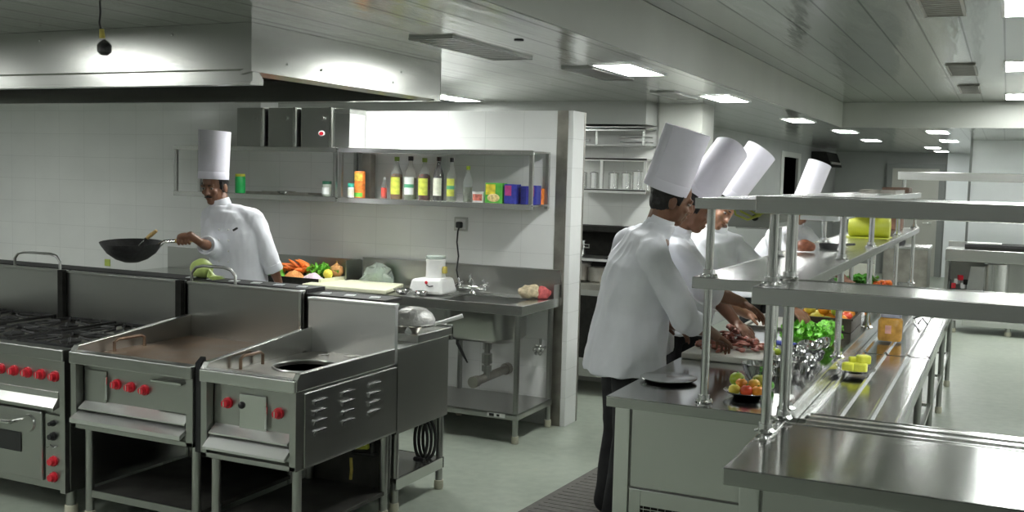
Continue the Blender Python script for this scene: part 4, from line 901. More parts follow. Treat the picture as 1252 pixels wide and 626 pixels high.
# far end of the pass
t=thing('upright_board','white board standing at the far end of the pass counter','board',(-1.1,9.4,.85))
MB().box(-1.26,-1.0,9.5,9.52,.853,1.05).build('board',cbw,t,bevel=.004)
t=thing('green_vegetable_pile','pile of green vegetables in front of the far white board','vegetables',(-1.1,9.2,.85)); t['kind']='stuff'
leafy(t,(-1.13,9.28,.87),60,.13,(.13,.08,.04),green,'leaf',4,.8,.04)
t=thing('cut_carrot_pile','pile of orange and yellow cut vegetables at the far end of the pass counter','vegetables',(-.9,9.3,.85)); t['kind']='stuff'
m=MB(); random.seed(8)
for k in range(40): m.ell((-.92+random.uniform(-.09,.09),9.3+random.uniform(-.07,.07),.87+random.uniform(0,.06)),(random.uniform(.012,.03),.014,.012),Matrix.Rotation(random.uniform(0,3),3,'Z'),n=8,k=5)
m.build('piece',carrot,t)
for i,(x,y,mm) in enumerate(((-.95,8.5,chrome),(-.84,8.6,chrome),(-1.0,8.1,redk))):
    bowl(x,y,.853,.06,('shiny steel bowl at the far end of the pass counter, left','shiny steel bowl at the far end of the pass counter, right','small red bowl on the far half of the pass counter')[i],None,mm)
# on the middle shelf
t=thing('yellow_container','long yellow plastic container on the middle shelf','container',(-.88,7.7,1.358))
MB().lathe([(0,0),(.068,0),(.075,.01),(.075,.27),(.068,.28),(0,.28)],(-1.02,7.9,1.436),Matrix.Rotation(PI/2,3,'Y'),n=24).build('roll_body',yelplas,t)
MB().box(-1.04,-.74,7.72,8.08,1.3585,1.364).build('yellow_sheet',yelplas,t,smooth=False)
t=thing('dark_pan','small dark handled pan on the middle shelf beside the bent cook','pan',(-1.0,6.2,1.36))
MB().lathe([(0,0),(.05,0),(.06,.03),(.057,.03),(.047,.004),(0,.004)],(-.93,6.35,1.359),n=20).build('pan_body',iron,t)
MB().tube([(-.87,6.35,1.385),(-.79,6.40,1.39)],.007).build('handle',iron,t)
t=thing('meat_loaf','small reddish brown roast on the middle shelf beside the dark pan','meat',(-1.02,6.0,1.36))
m=MB().ell((-1.0,5.95,1.393),(.06,.045,.034),n=16,k=10)
for v in m.bm.verts: v.co+=Vector((0,0,1))*.01*noise.noise(v.co*30); v.co.z=max(v.co.z,1.359)
m.build('roast',M('roast_brown',(.26,.09,.05),.4,0,.4,40,bump=.3),t)
t=thing('brown_box','brown box on the far end of the middle shelf','box',(-.9,9.6,1.36))
MB().box(-1.02,-.80,9.45,9.7,1.359,1.46).build('carton',M('brown_card',(.20,.10,.06),.6,0,.3,20),t,bevel=.006)
MB().box(-1.0,-.82,9.5,9.65,1.461,1.475).build('lid',stainS,t,smooth=False)
t=thing('baking_tray','dark flat tray lying on the far end of the upper shelf','tray',(-.9,9.4,1.674))
MB().box(-1.05,-.78,8.6,9.4,1.6735,1.68).box(-1.05,-1.04,8.6,9.4,1.68,1.70).box(-.79,-.78,8.6,9.4,1.68,1.70).box(-1.04,-.79,8.6,8.61,1.68,1.70).build('tray_body',stainS,t,smooth=False)
t=thing('brown_basket','small dark brown basket beside the tray at the far end of the upper shelf','basket',(-.85,9.8,1.674))
MB().box(-.98,-.76,9.55,9.9,1.674,1.72).build('weave',M('dark_wicker',(.10,.06,.04),.6,0,.5,60,bump=.4),t,bevel=.01)
# ================================================================== TRAY RAIL ALONG THE PASS
t=thing('tray_rail','long ribbed stainless tray slide beside the pass counter','tray rail',(-.53,6.4,0))
def railpart(y0,y1):
    m=MB().box(-.722,-.338,y0+.002,y1,.755,.78).box(-.35,-.335,y0,y1,.715,.7812).box(-.722,-.351,y0,y0+.012,.72,.7812)
    m.build('slide_top',steelT,t,smooth=False,bevel=.003)
    for x in (-.69,-.575,-.455,-.348):
        MB().prism([(x-.014,y0+.03,.78),(x-.004,y0+.03,.792),(x+.004,y0+.03,.792),(x+.014,y0+.03,.78)],(0,y1-y0-.06,0)).build('ridge',steelB,t,smooth=False)
railpart(4.34,6.22); railpart(6.235,9.9)
for y in (4.9,6.2,7.4,8.6,9.8):
    leg(-.385,y,.755,t,.02); leg(-.68,y,.755,t,.02)
    MB().box(-.68,-.385,y-.012,y+.012,.28,.30).build('cross_bar',steelD,t,smooth=False)
MB().box(-.40,-.375,4.9,9.8,.28,.305).build('stringer',steelD,t,smooth=False)
t=thing('snack_plate','round steel plate with yellow cubes on the tray rail','plate',(-.645,5.5,.792))
MB().lathe([(0,0),(.06,0),(.085,.012),(.1,.016),(.1,.019),(.083,.016),(.058,.004),(0,.004)],(-.645,5.5,.7925),n=28).build('plate_body',chrome,t)
yc=M('bright_yellow_fruit',(.72,.74,.08),.4,0,.15,20,bump=.1)
for i,(x,y,z,s,l) in enumerate(((-.675,5.49,.818,.05,'yellow fruit piece at the left of the plate on the tray rail'),(-.62,5.49,.82,.052,'yellow fruit piece at the right of the plate on the tray rail'),(-.655,5.53,.845,.045,'yellow fruit piece at the back of the plate on the tray rail'),(-.61,5.515,.858,.05,'yellow fruit piece topmost on the plate on the tray rail'))):
    tag(MB().cbox((x,y,z),(s*1.25,s,s*.9),Matrix.Rotation(.3*i-.3,3,'Z')).build('fruit_piece',yc,loc=(x,y,z),bevel=.008),l,'fruit')
tag(MB().lathe([(0,0),(.02,0),(.03,.008),(.027,.009),(.018,.002),(0,.002)],(-.73,5.62,.7925),n=14).build('small_dish',chrome,loc=(-.73,5.62,.7925)),'small shiny dish beside the yellow fruit plate on the tray rail','dish')
t=thing('amber_jar','square glass jar with amber contents and small pink label on the tray rail','jar',(-.6,6.78,.78))
m=MB().rings([rr(-.665,-.535,6.70,6.83,.03,.793),rr(-.67,-.53,6.695,6.835,.03,.81),rr(-.67,-.53,6.695,6.835,.03,.915),rr(-.655,-.545,6.71,6.82,.03,.935)])
m.build('contents',M('amber_jelly',(.50,.27,.06),.15,0,.3,20),t,ang=50)
MB().rings([rr(-.66,-.54,6.705,6.825,.03,.936),rr(-.66,-.54,6.705,6.825,.03,.955),rr(-.65,-.55,6.715,6.815,.03,.96)]).build('lid',M('grey_blue_lid',(.45,.45,.55),.3,.4,.1),t,ang=50)
MB().box(-.625,-.59,6.693,6.6955,.84,.89).build('label',M('pink_label',(.65,.35,.30),.5,0,.2),t,smooth=False)
m=MB().tube([(-.50,7.6,.80),(-.47,7.55,.85),(-.44,7.6,.80)],.006).tube([(-.55,7.9,.80),(-.46,7.7,.86),(-.42,7.9,.81)],.006)
tag(m.build('wire_stand',black,loc=(-.48,7.7,.79)),'dark bent wire stand on the far part of the tray rail','stand')
# ================================================================== SERVICE TABLE (front right)
t=thing('service_table','stainless service table in the right foreground with ribbed tray slide behind','table',(.4,3.6,0))
TX0,TX1,TY0,TY1,TZ=-.757,1.45,3.20,3.92,.85
MB().box(TX0+.003,TX1,TY0+.003,TY1,TZ-.012,TZ).box(TX0,TX1,TY0,TY0+.014,TZ-.055,TZ+.0012).box(TX0+.001,TX0+.014,TY0+.014,TY1,TZ-.055,TZ+.0008).build('table_top',steelT,t,smooth=False,bevel=.004)
MB().box(TX0+.07,TX1-.05,TY0+.07,TY1-.03,.12,TZ-.056).build('body',steelD,t,smooth=False)
MB().box(TX0+.045,TX0+.11,TY0+.04,TY0+.1,.0,TZ-.013).build('corner_post',steelB,t,smooth=False,bevel=.004); MB().box(TX1-.1,TX1-.04,TY0+.04,TY0+.1,0,TZ-.013).build('corner_post',steelB,t,smooth=False,bevel=.004)
MB().box(TX0+.115,-.08,TY0+.055,TY0+.069,.15,TZ-.06).build('front_panel',steel,t,smooth=False,bevel=.003)
d=MB().box(-.07,.5,TY0+.05,TY0+.069,.3,TZ-.06).build('drawer_front',stainS,t,smooth=False,bevel=.004)
MB().box(-.12,.5,TY0+.03,TY0+.05,.752,.772).build('drawer_pull',dark,d,smooth=False,bevel=.004)
MB().tube([(-.10,TY0+.03,.775),(-.075,TY0+.018,.778),(-.05,TY0+.018,.776),(-.02,TY0+.03,.775)],.007).build('drawer_latch',chrome,d)
MB().box(TX0,TX1,TY1,TY1+.012,TZ-.05,TZ+.004).build('rear_edge',steelB,t,smooth=False,bevel=.003)
m=MB().box(-.66,TX1,3.96,4.236,.80,.815).box(-.66,TX1,4.235,4.25,.77,.83)
m.build('slide_top',steelT,t,smooth=False,bevel=.003)
for y in (4.0,4.09,4.17): MB().prism([(-.65,y-.03,.815),(-.65,y-.018,.835),(-.65,y+.018,.835),(-.65,y+.03,.815)],(TX1+.65,0,0)).build('ridge',steelB,t,smooth=False)
for x in (.4,1.3): MB().box(x,x+.03,3.93,4.24,.74,.80).build('bracket',steelD,t,smooth=False)
for x in (TX0+.12,TX1-.1): leg(x,TY1-.06,.13,t)
MB().box(-.732,-.70,3.60,4.055,.800,.858).build('post_rail',steelB,t,smooth=False,bevel=.003)
t=thing('service_shelf','two level stainless shelf on round posts over the foreground service table','shelf',(.3,3.75,.85))
for z in (1.325,1.637):
    MB().box(-.772,1.45,3.593,3.982,z+.045,z+.057).box(-.775,1.45,3.59,3.602,z,z+.06).box(-.775,-.763,3.602,3.985,z,z+.06).box(-.775,1.45,3.973,3.985,z+.0,z+.06).build('upper_shelf' if z>1.5 else 'middle_shelf',steel,t,smooth=False,bevel=.003)
for x,y in ((-.73,3.70),(-.715,3.945),(1.38,3.70),(1.38,3.945)): post(x,y,.859 if x<0 else .851,1.685,t,(.86 if x<0 else .852,1.383))
# ================================================================== PEOPLE
def nrm(v): return Vector(v).normalized()
def fingers_default(mb,w,d,n,side,curl=.5):
    """open, slightly curled hand: w wrist, d pointing direction, n palm normal, side = thumb side"""
    d=nrm(d); n=nrm(Vector(n)-d*Vector(n).dot(d)); s=d.cross(n)*side
    m=Matrix((s,d,n)).transposed()
    mb.capsule(w-d*.02,w+d*.02,.026,.026,10)
    mb.ell(w+d*.052,(.039,.052,.016),m,12,9)
    for i,(o,L) in enumerate(((.031,.92),(.0105,1.05),(-.0105,1.0),(-.031,.8))):
        p=w+d*(.088-.004*abs(i-1))+s*o; ang=.15; dd=d
        for k,l in enumerate((.042*L,.027*L,.022*L)):
            ang_=curl*(k+.6)
            dd=(d*math.cos(ang_)+n*math.sin(ang_)+s*o*.9*(1-k*.3)).normalized(); q=p+dd*l
            mb.capsule(p,q,.0090-.0006*k,.0084-.0006*k,8); p=q
    p=w+d*.028+s*.028; q=p+(d*.5+s*.75+n*.25).normalized()*.042; r=q+(d*.85+s*.25+n*.4).normalized()*.032
    mb.capsule(p,q,.0125,.0105,8); mb.capsule(q,r,.0105,.0085,8)
def grip(mb,w,c,axis,back):
    """hand closed around a bar: w wrist, c bar point under the palm, axis along bar away from wrist, back = direction of the back of the hand"""
    a=nrm(axis); b=nrm(Vector(back)-a*Vector(back).dot(a)); s=a.cross(b)   # fingers go round from b over -s side
    m=Matrix((s,a,b)).transposed()
    mb.capsule(w,c+b*.030-a*.045,.026,.028,10)
    mb.ell(c+b*.030-a*.006+s*.004,(.036,.050,.019),m,12,9)
    for i in range(4):
        o=.034-.0225*i; L=(.94,1.05,1.0,.86)[i]; R=.0235; prev=None
        for k in range(7):
            an=.35+k*.62*L; p=c+a*(o)+b*R*math.cos(an)*1.05-s*R*math.sin(an)
            if prev is not None: mb.capsule(prev,p,.0098-.0004*k,.0094-.0004*k,8)
            prev=p
    p=c+b*.018+s*.026-a*.02; q=c+s*.026+a*.026+b*.0; r=c+s*.012+a*.052-b*.012
    mb.capsule(p,q,.0135,.0115,8); mb.capsule(q,r,.0115,.009,8)
def person(label,P):
    f=nrm((*P['f'],0)); rt=Vector((f.y,-f.x,0)); hip=Vector(P['hip']); ch=Vector(P['chest']); nk=Vector(P['neck']); hc=Vector(P['head'])
    base=Vector((hip.x,hip.y,0)); t=thing('person',label,'person',base)
    hf=nrm(P['hf']); hu=nrm(Vector(P['hup'])-hf*Vector(P['hup']).dot(hf)); hr=hf.cross(hu)
    HM=Matrix((hr,hf,hu)).transposed()
    H=lambda x,y,z: hc+HM@Vector((x,y,z))
    sk=P.get('skin',skin)
    # ---- body
    b=MB()
    b.ell(H(0,-.012,.035),(.073,.094,.088),HM,16,12); b.ell(H(0,.022,-.03),(.060,.066,.078),HM,14,10); b.ell(H(0,.052,-.088),(.032,.03,.024),HM,12,8)
    b.ell(H(0,.01,-.065),(.052,.06,.04),HM,12,8)
    b.capsule(H(0,.086,.012),H(0,.104,-.026),.010,.0145,8); b.ell(H(.012,.092,-.030),(.010,.010,.009),HM,8,6); b.ell(H(-.012,.092,-.030),(.010,.010,.009),HM,8,6)
    b.capsule(H(-.04,.078,.022),H(.04,.078,.022),.011,.011,8)
    b.ell(H(0,.082,-.058),(.024,.012,.008),HM,10,7); b.ell(H(0,.079,-.070),(.021,.012,.008),HM,10,7)
    for s in (-1,1):
        b.ell(H(.074*s,-.014,-.008),(.011,.021,.032),HM,10,8); b.ell(H(.038*s,.062,-.022),(.02,.02,.018),HM,10,7)
    b.capsule(nk-(hc-nk)*.35,hc+HM@Vector((0,-.03,-.05)),.058,.056,12)
    lw=(hip*.5+ch*.5)
    RM=Matrix((rt,f,Vector((0,0,1)))).transposed()
    b.ell(ch,(.155,.095,.19),RM,16,12); b.ell(lw,(.14,.09,.2),RM,16,12); b.ell(hip,(.15,.10,.13),RM,16,10); b.ell(nk-Vector((0,0,.07)),(.10,.05,.045),RM,14,8)
    arms={}
    for k,s in (('L',-1),('R',1)):
        sh,el,wr=[Vector(q) for q in P['arm'+k][:3]]; arms[k]=(sh,el,wr)
        b.capsule(sh+(ch-sh)*.06,el,.043,.038,12); b.capsule(el,el*.62+wr*.38,.040,.041,12); b.capsule(el*.62+wr*.38,wr,.041,.027,12)
        hd=P['arm'+k][3]
        if hd[0]=='grip': grip(b,wr,Vector(hd[1]),hd[2],hd[3])
        else: fingers_default(b,wr,hd[1],hd[2],hd[3],hd[4])
    legs=P['feet']
    kn=[]
    for s,ft in zip((-1,1),legs):
        hp=hip+rt*.085*s-Vector((0,0,.05)); ft=Vector(ft); k_=(hp+ft)*.5+f*.03+Vector((0,0,.03)); an=ft+Vector((0,0,.09)); kn.append((hp,k_,an,ft))
        b.capsule(hp,k_,.075,.05,12); b.capsule(k_,an,.05,.034,12); b.ell(ft+f*.06+Vector((0,0,.04)),(.035,.09,.03),RM,10,7)
    bo=remesh(b,.0048,3).build('body',sk,t,ang=180)
    # ---- face details
    for s in (-1,1):
        e=MB().ell(H(.031*s,.0755,.004),(.012,.009,.006),HM,10,7).build('eye',eyew,bo)
        MB().ell(H(.031*s,.0825,.004),(.0058,.004,.0058),HM,8,6).build('pupil',black,bo)
        MB().capsule(H(.016*s,.090,.026),H(.048*s,.076,.027),.0045,.003,6).build('eyebrow',hairm,bo)
    MB().ell(H(0,.0915,-.059),(.019,.005,.0022),HM,8,6).build('lips',M('lips',(.15,.05,.04),.4,0,.1),bo)
    if P.get('moustache'):
        MB().capsule(H(0,.094,-.047),H(.027,.083,-.053),.007,.004,8).capsule(H(0,.094,-.047),H(-.027,.083,-.053),.007,.004,8).build('moustache',hairm,bo)
    h=MB().ell(H(0,-.026,.038),(.080,.092,.092),HM,20,14); h.ell(H(0,-.045,-.012),(.066,.062,.072),HM,16,10)
    for s in (-1,1): h.capsule(H(.072*s,.02,.03),H(.071*s,.018,-.01),.011,.006,8)
    remesh(h,.006,3,.003,(60,60,60)).build('hair',hairm,t,ang=180)
    # ---- jacket
    j=MB(); hz=P['hem']; hem=hip+Vector((0,0,hz-hip.z))-(ch-hip)*Vector((1,1,0)) *0; hem=Vector((hip.x+P.get('hemoff',(0,0))[0],hip.y+P.get('hemoff',(0,0))[1],hz))
    fat=P.get('fat',1.)
    sL,sR=arms['L'][0],arms['R'][0]; sd=(sR-sL).normalized(); sc=(sL+sR)/2
    def ring(c,w,d,ax,up,n=28,e=.8):
        ax=nrm(ax); fw=nrm(Vector(up).cross(ax)); out=[]
        for i in range(n):
            a=2*PI*i/n; ca,sa=math.cos(a),math.sin(a)
            out.append(c+ax*w*math.copysign(abs(ca)**e,ca)+fw*d*math.copysign(abs(sa)**e,sa))
        return out
    spine=(nk-hip).normalized()
    R=[ring(hem,.205*fat,.165*fat,rt,(0,0,1)),ring(hem*.5+hip*.5+Vector((0,0,.02)),.195*fat,.160*fat,rt,(0,0,1)),ring(hip*.55+ch*.45,.180*fat,.142*fat,rt,spine),ring(hip*.2+ch*.8,.188*fat,.138*fat,rt*.5+sd*.5,spine),ring(ch*.72+sc*.28,.192*fat,.128*fat,sd,spine),ring(sc*.75+ch*.25,.185*fat,.105,sd,spine),ring(sc*.55+nk*.45+Vector((0,0,.018)),.135,.085,sd,spine),ring(nk-spine*.012,.074,.070,sd,spine),ring(nk+(hc-nk)*.16,.068,.068,sd,spine)]
    j.rings(R)
    for k in ('L','R'):
        sh,el,wr=arms[k]; tt=P.get('sleeve',.35); cu=el+(wr-el)*tt
        j.capsule(nk+(sc-nk)*.35,sh+(sc-sh)*.06,.062,.066,14); j.capsule(sh+(sc-sh)*.10-Vector((0,0,.012)),sh*.5+el*.5,.074,.068,14); j.capsule(sh*.5+el*.5,el,.070,.062,14); j.capsule(el,cu,.063,.056,14)
    jk=remesh(j,.0075,5,P.get('fold',.010),(9,9,4.0),P.get('seed',0.)).build('jacket',cloth,t,ang=180)
    m=MB()
    for k in ('L','R'):
        sh,el,wr=arms[k]; tt=P.get('sleeve',.35); cu=el+(wr-el)*tt; d=(wr-el).normalized()
        m=MB(); m.lathe([(.052,-.03),(.062,-.026),(.064,.02),(.060,.026),(.050,.024),(.050,-.02)],cu+d*.012,Matrix.Rotation(0,3,'Z')@d.to_track_quat('Z','Y').to_matrix(),n=22); m.build('rolled_cuff',cloth,jk)
    up=nrm(hc-nk); q=nrm(up*.7+spine*.6); mm=q.to_track_quat('Z','Y').to_matrix()
    MB().lathe([(.066,-.02),(.069,-.015),(.064,.035),(.060,.036),(.060,-.01)],nk+(hc-nk)*.14,mm,n=26).build('collar',cloth,jk)
    if P.get('front'):
        for i in range(4):
            for s in (-1,1):
                c=(ch*.9+hip*.1)+Vector((0,0,.08-.07*i))+f*(.139*fat)+rt*(.035*s)
                MB().ell(c,.0065,n=8,k=6).build('button',white,jk)
        c=ch+f*.128+rt*-.085+Vector((0,0,.05)); MB().cbox(c,(.035,.012,.012),RM@Matrix.Rotation(.5,3,'Y')).build('pen_clip',black,jk)
    # ---- trousers and shoes
    tr=MB(); tr.ell(hip-Vector((0,0,.06)),(.165,.125,.13),RM,18,10)
    for hp,k_,an,ft in kn: tr.capsule(hp,k_,.092,.073,14); tr.capsule(k_,an-Vector((0,0,.02)),.073,.064,14)
    remesh(tr,.009,4,.007,(8,8,5),3.).build('trousers',trous,t,ang=180)
    for hp,k_,an,ft in kn:
        s=MB(); s.ell(ft+f*.075+Vector((0,0,.034)),(.046,.115,.034),RM,16,10).capsule(ft+Vector((0,0,.045)),an-Vector((0,0,.01)),.045,.045,12)
        for v in s.bm.verts: v.co.z=max(v.co.z,.002)
        s.build('shoe',leather,t,ang=180)
    # ---- hat
    hb=Vector(P['hat'][0]); ht=Vector(P['hat'][1]); r0,r1=P['hat'][2:4]; fl=P['hat'][4] if len(P['hat'])>4 else 1.
    ax=(ht-hb); L=ax.length; az=ax.normalized(); xx=nrm(hr-az*hr.dot(az)); yy=az.cross(xx); HT=Matrix((xx,yy,az)).transposed()
    prof=[(r0,0),(r0*1.0,L*.12)]+[(r0+(r1-r0)*k/8,L*k/8) for k in range(2,9)]+[(r1-.003,L)]+[(r0+(r1-r0)*k/8-.003,L*k/8) for k in range(7,1,-1)]
    m=MB(); n=40; RR=[]
    for (r,z) in prof:
        k=z/L; a=1+(fl-1)*k; b_=1/a if fl!=1 else 1.
        RR.append([hb+HT@Vector((r*a*math.cos(2*PI*i/n),r*b_*math.sin(2*PI*i/n)*1.06,z+ (.012*k*math.cos(4*PI*i/n) if fl!=1 else .004*k*math.sin(2*PI*i/n+1)))) for i in range(n)])
    RR.append([hb+HT@Vector((.6*(r0-.004)*math.cos(2*PI*i/n),.6*(r0-.004)*math.sin(2*PI*i/n),L*.55)) for i in range(n)])
    m.rings(RR,cap=False); m.f([v for v in m.bm.verts][-n:])
    # close inside bottom
    hat=m.build('hat',paper,t,ang=45)
    m=MB(); Rb=[[hb+HT@Vector((r*math.cos(2*PI*i/n),r*math.sin(2*PI*i/n)*1.06,z)) for i in range(n)] for r,z in ((r0+.0006,-.002),(r0+.0016,.0),(r0+.0016,.045),(r0+.0004,.047))]
    m.rings(Rb,cap=False).build('hat_band',paper,hat)
    sa=P.get('seam',2.2)
    m=MB(); pts=[hb+HT@Vector(((r0+(r1-r0)*k/10+.0008)*(1+(fl-1)*k/10)*math.cos(sa),(r0+(r1-r0)*k/10+.0008)*(1/(1+(fl-1)*k/10))*1.06*math.sin(sa),L*k/10*.99)) for k in range(11)]
    m.tube(pts,.0016,6).build('hat_seam',paper,hat)
    return t
CR=Vector((.905,.426,0)); CF=Vector((-.426,.905,0)); UP=Vector((0,0,1))
HAND=('open',)
# cook with the wok
wokc=Vector((-5.06,5.02,1.243)); hp0=Vector((-4.83,5.22,1.285))
person('person in white jacket and tall white hat holding a black wok behind the cooking line',dict(
 f=(.15,-1),hip=(-4.66,5.60,.93),chest=(-4.68,5.56,1.29),neck=(-4.76,5.53,1.475),head=(-4.80,5.50,1.61),hf=(.12,-.98,-.18),hup=(-.03,0,1),
 armR=((-4.865,5.53,1.415),(-4.74,5.43,1.20),(-4.67,5.215,1.262),('grip',(-4.755,5.165,1.270),(-.90,-.42,-.08),(.1,-.25,1))),
 armL=((-4.525,5.59,1.405),(-4.455,5.63,1.17),(-4.42,5.70,.985),('open',(.05,.25,-.9),(-.6,-.4,-.2),1,.35)),
 feet=((-4.55,5.62,0),(-4.76,5.58,0)),hem=.80,hat=((-4.805,5.495,1.665),(-4.80,5.50,1.985),.098,.104),moustache=True,front=True,sleeve=.42,seed=1.,seam=1.0))
# cook at the near end of the pass, back to the camera
person('person with back to us in long white jacket at the near end of the pass',dict(
 f=(.80,.60),hip=(-1.66,4.86,.93),chest=(-1.565,4.80,1.28),neck=(-1.485,4.77,1.515),head=(-1.425,4.79,1.645),hf=(.82,.52,-.28),hup=(.3,.05,1),
 armR=((-1.455,4.63,1.40),(-1.315,4.70,1.10),(-1.235,4.95,1.0),('open',(.15,.9,-.35),(-.25,-.3,-1),-1,.45)),
 armL=((-1.70,4.97,1.43),(-1.79,5.0,1.13),(-1.54,5.08,1.02),('open',(.9,.3,-.3),(0,-.3,-1),1,.45)),
 feet=((-1.78,5.0,0.018),(-1.68,4.85,0.018)),hem=.80,hemoff=(.0,-.01),fat=1.15,hat=((-1.452,4.765,1.695),(-1.355,4.765,1.975),.102,.104),sleeve=.16,seed=4.,seam=-.9,fold=.012))
# second cook, reaching over the board
person('person in white jacket bending over the cutting board, second along the pass, face in profile',dict(
 f=(.94,.22),hip=(-1.74,5.40,.93),chest=(-1.62,5.33,1.26),neck=(-1.535,5.25,1.465),head=(-1.445,5.25,1.595),hf=(.90,.26,-.40),hup=(.5,.1,1),
 armR=((-1.50,5.14,1.37),(-1.345,5.15,1.195),(-1.19,5.26,1.135),('open',(.75,.35,-.45),(-.2,-.3,-1),-1,.35)),
 armL=((-1.55,5.44,1.37),(-1.40,5.52,1.14),(-1.25,5.45,1.0),('open',(.7,-.5,-.4),(0,0,-1),1,.5)),
 feet=((-1.76,5.48,.018),(-1.74,5.31,.018)),hem=.82,hat=((-1.43,5.245,1.655),(-1.275,5.32,1.92),.092,.106,1.25),skin=skin,sleeve=.2,seed=7.,seam=2.6))
# third cook
person('person in open collared white jacket with tilted tall hat, third along the pass',dict(
 f=(.80,-.60),hip=(-1.76,6.14,.93),chest=(-1.60,6.08,1.24),neck=(-1.535,6.04,1.44),head=(-1.49,6.02,1.575),hf=(.62,-.62,-.42),hup=(.5,.2,1),
 armR=((-1.645,5.90,1.36),(-1.52,5.83,1.10),(-1.30,5.92,.99),('open',(.9,.1,-.25),(0,0,-1),-1,.4)),
 armL=((-1.44,6.20,1.36),(-1.25,6.24,1.14),(-1.08,6.10,1.02),('open',(.7,-.6,-.3),(0,0,-1),1,.4)),
 feet=((-1.72,6.22,.018),(-1.80,6.06,.018)),hem=.82,hat=((-1.475,6.03,1.64),(-1.30,6.12,1.92),.088,.092),skin=skinL,sleeve=.3,seed=11.,seam=.2,front=True))
# fourth cook
person('person in white jacket bending low behind the middle shelf, farthest tall hat',dict(
 f=(.80,-.60),hip=(-1.78,8.46,.93),chest=(-1.60,8.40,1.20),neck=(-1.50,8.36,1.40),head=(-1.43,8.33,1.535),hf=(.68,-.50,-.5),hup=(.4,.15,1),
 armR=((-1.63,8.22,1.32),(-1.50,8.12,1.10),(-1.32,8.2,1.0),('open',(.9,.1,-.25),(0,0,-1),-1,.4)),
 armL=((-1.42,8.52,1.32),(-1.28,8.55,1.12),(-1.1,8.42,1.0),('open',(.7,-.6,-.3),(0,0,-1),1,.4)),
 feet=((-1.74,8.54,.018),(-1.82,8.38,.018)),hem=.82,hat=((-1.42,8.33,1.60),(-1.325,8.38,1.895),.086,.088),skin=skin,sleeve=.3,seed=15.,seam=2.8,front=True))
# wok and ladle held over the stove
t=thing('wok','black iron wok with steel and wood handle held out by the cook','wok',tuple(wokc))
tilt=Matrix.Rotation(.05,3,'X')@Matrix.Rotation(.03,3,'Y')
MB().lathe([(0,-.125),(.05,-.120),(.10,-.10),(.15,-.062),(.185,-.012),(.196,.008),(.193,.008),(.18,-.012),(.146,-.058),(.097,-.095),(.048,-.114),(0,-.119)],wokc,tilt,n=40).build('pan',iron,t)
hd=(Vector((-4.755,5.165,1.270))-wokc).normalized(); a=wokc+hd*.182
MB().tube([a-Vector((0,0,.02)),a+hd*.03,a+hd*.105],[.014,.012,.012],12).build('steel_socket',steelB,t)
MB().tube([a+hd*.10,a+hd*.13,a+hd*.24,a+hd*.26],[.013,.014,.015,.011],12).build('wood_grip',wood,t)
t=thing('ladle','steel ladle with pale wooden handle standing in the wok','ladle',(-5.1,5.05,1.2))
MB().tube([(-5.06,5.03,1.15),(-5.015,5.045,1.235),(-4.98,5.06,1.27)],.005).build('shaft',steelB,t)
MB().lathe([(0,0),(.04,.01),(.045,.02),(.038,.014),(0,.006)],(-5.07,5.02,1.131),n=18).build('scoop',steelD,t)
MB().tube([(-4.985,5.058,1.267),(-4.97,5.063,1.279)],.010,10).build('ferrule',black,t)
MB().tube([(-4.97,5.063,1.279),(-4.94,5.07,1.303),(-4.905,5.08,1.33)],[.011,.0135,.010],10).build('wood_handle',wood,t)
# ================================================================== FAR END
t=thing('far_counter','stainless counter run along the far end with deep front rim','counter',(.5,13.8,0))
MB().box(-.62,2.9,13.4,14.1,.96,1.0).box(-.62,2.9,13.38,13.42,.86,1.0).build('worktop',steel,t,smooth=False,bevel=.005)
MB().box(-.62,2.9,14.0,14.1,1.0,1.06).build('rear_upstand',steelD,t,smooth=False)
MB().box(-.62,-.58,13.45,14.1,.12,.86).box(-.16,2.9,13.5,14.1,.12,.86).box(-.58,-.16,14.0,14.1,.12,.86).box(-.58,-.16,13.45,14.0,.42,.46).build('body',steelD,t,smooth=False)
MB().lathe([(0,0),(.14,0),(.14,.38),(0,.38)],(-.06,13.52,.46),n=28).build('round_panel',steelB,t)
for x in (-.5,.1,.8): leg(x,13.5,.14,t,.03)
MB().box(-.40,.9,13.42,13.5,.10,.42).build('kick_panel',steel,t,smooth=False)
t=thing('far_shelf','long stainless over shelf above the far counter','shelf',(.5,13.6,1.85))
MB().box(-1.2,2.9,13.4,13.9,1.86,1.88).box(-1.201,2.9,13.39,13.42,1.80,1.90).build('board',steel,t,smooth=False,bevel=.003)
for x in (-1.15,1.2,2.8): MB().cone((x,13.7,1.0 if x>0 else 0),(x,13.7,1.85),.025).build('post',steelB,t)
t=thing('far_cabinet','plain grey steel cabinet end beyond the tray rail','cabinet',(-1.03,13.4,0))
MB().box(-1.30,-.80,13.2,13.8,.1,.98).build('body',stainS,t,smooth=False,bevel=.01)
MB().box(-1.31,-.79,13.18,13.82,.98,1.01).build('top',steel,t,smooth=False,bevel=.004)
leg(-1.25,13.3,.1,t,.03); leg(-.85,13.3,.1,t,.03)
tag(MB().lathe([(0,0),(.04,0),(.05,.05),(.03,.1),(.04,.14),(0,.16)],(-1.12,13.4,1.012),n=16).build('pepper_mill',black,loc=(-1.12,13.4,1.012)),'small black mill on top of the far grey cabinet','mill')
t=thing('black_hot_plate','long black hot plate on the far counter at the right edge','hot plate',(.5,13.9,1.0))
MB().box(-.42,1.4,13.55,13.95,1.002,1.06).build('plate',iron,t,smooth=False,bevel=.006)
MB().box(-.42,1.4,13.53,13.55,1.0,1.03).build('front_lip',dark,t,smooth=False)
tag(MB().box(-.40,-.02,13.6,13.85,1.062,1.078).build('white_tray',white,loc=(-.2,13.7,1.062),bevel=.008),'flat white tray lying on the far black hot plate','tray')
t=thing('crate','open steel crate of red and white packets under the far counter','crate',(-.5,13.7,.46))
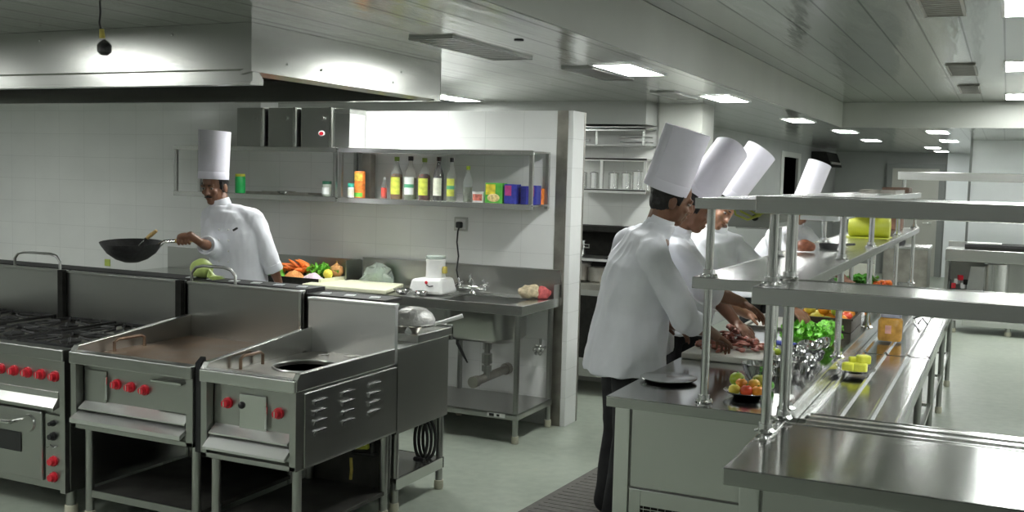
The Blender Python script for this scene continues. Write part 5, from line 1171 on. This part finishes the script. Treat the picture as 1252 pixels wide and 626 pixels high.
MB().box(-.575,-.32,13.55,13.9,.462,.48).box(-.335,-.32,13.55,13.9,.48,.72).box(-.575,-.56,13.55,13.9,.48,.6).build('crate_body',paintD,t,smooth=False)
random.seed(4)
for k in range(5): MB().cbox((-.52+.035*k,13.6+.04*(k%2),.55+.05*(k%3)),(.05,.05,.06),Matrix.Rotation(k,3,'Z')).build('packet',(redk,white,redk,white,dark)[k],t,smooth=False)
tag(MB().hexa([(-.38,13.46,.465),(-.20,13.46,.465),(-.20,13.52,.465),(-.38,13.52,.465),(-.34,13.47,.80),(-.17,13.47,.80),(-.17,13.50,.80),(-.34,13.50,.80)]).build('carton_sheet',steelB,loc=(-.28,13.5,.465)),'grey sheet panel leaning in the opening under the far counter','sheet')
t=thing('wall_unit','dark box unit mounted high on the left corridor wall','box',(-3.0,20,2.2))
MB().hexa([(-3.09,18.6,2.02),(-2.75,18.6,2.02),(-2.75,19.9,2.02),(-3.09,19.9,2.02),(-3.09,18.6,2.27),(-2.85,18.6,2.27),(-2.85,19.9,2.27),(-3.09,19.9,2.27)]).build('casing',dark,t,smooth=False,bevel=.01)
MB().box(-2.78,-2.76,18.7,19.8,2.06,2.1).build('louvre',stainS,t,smooth=False)
# ================================================================== WORLD, CAMERA
w=bpy.data.worlds.new('World'); SC.world=w; w.use_nodes=True
w.node_tree.nodes['Background'].inputs['Color'].default_value=(.8,.85,.8,1); w.node_tree.nodes['Background'].inputs['Strength'].default_value=.05
cam=bpy.data.cameras.new('camera'); co=bpy.data.objects.new('camera',cam); COL.objects.link(co); SC.camera=co
yaw,pitch,roll=-.43953,-.07829,.02587
fwd=Vector((math.sin(yaw)*math.cos(pitch),math.cos(yaw)*math.cos(pitch),math.sin(pitch)))
right=Vector((math.cos(yaw),-math.sin(yaw),0)); up=right.cross(fwd)
r=right*math.cos(roll)+up*math.sin(roll); u=-right*math.sin(roll)+up*math.cos(roll)
mw=Matrix((( r.x,u.x,-fwd.x,0),(r.y,u.y,-fwd.y,0),(r.z,u.z,-fwd.z,1.75),(0,0,0,1)))
co.matrix_world=mw
cam.sensor_width=36; cam.lens=36*1279.6/1252; cam.clip_start=.05; cam.clip_end=100
vs=SC.view_settings; SC.display_settings.display_device='sRGB'
vs.view_transform='Standard'; vs.look='None'; vs.exposure=.62; vs.gamma=1; vs.use_curve_mapping=False
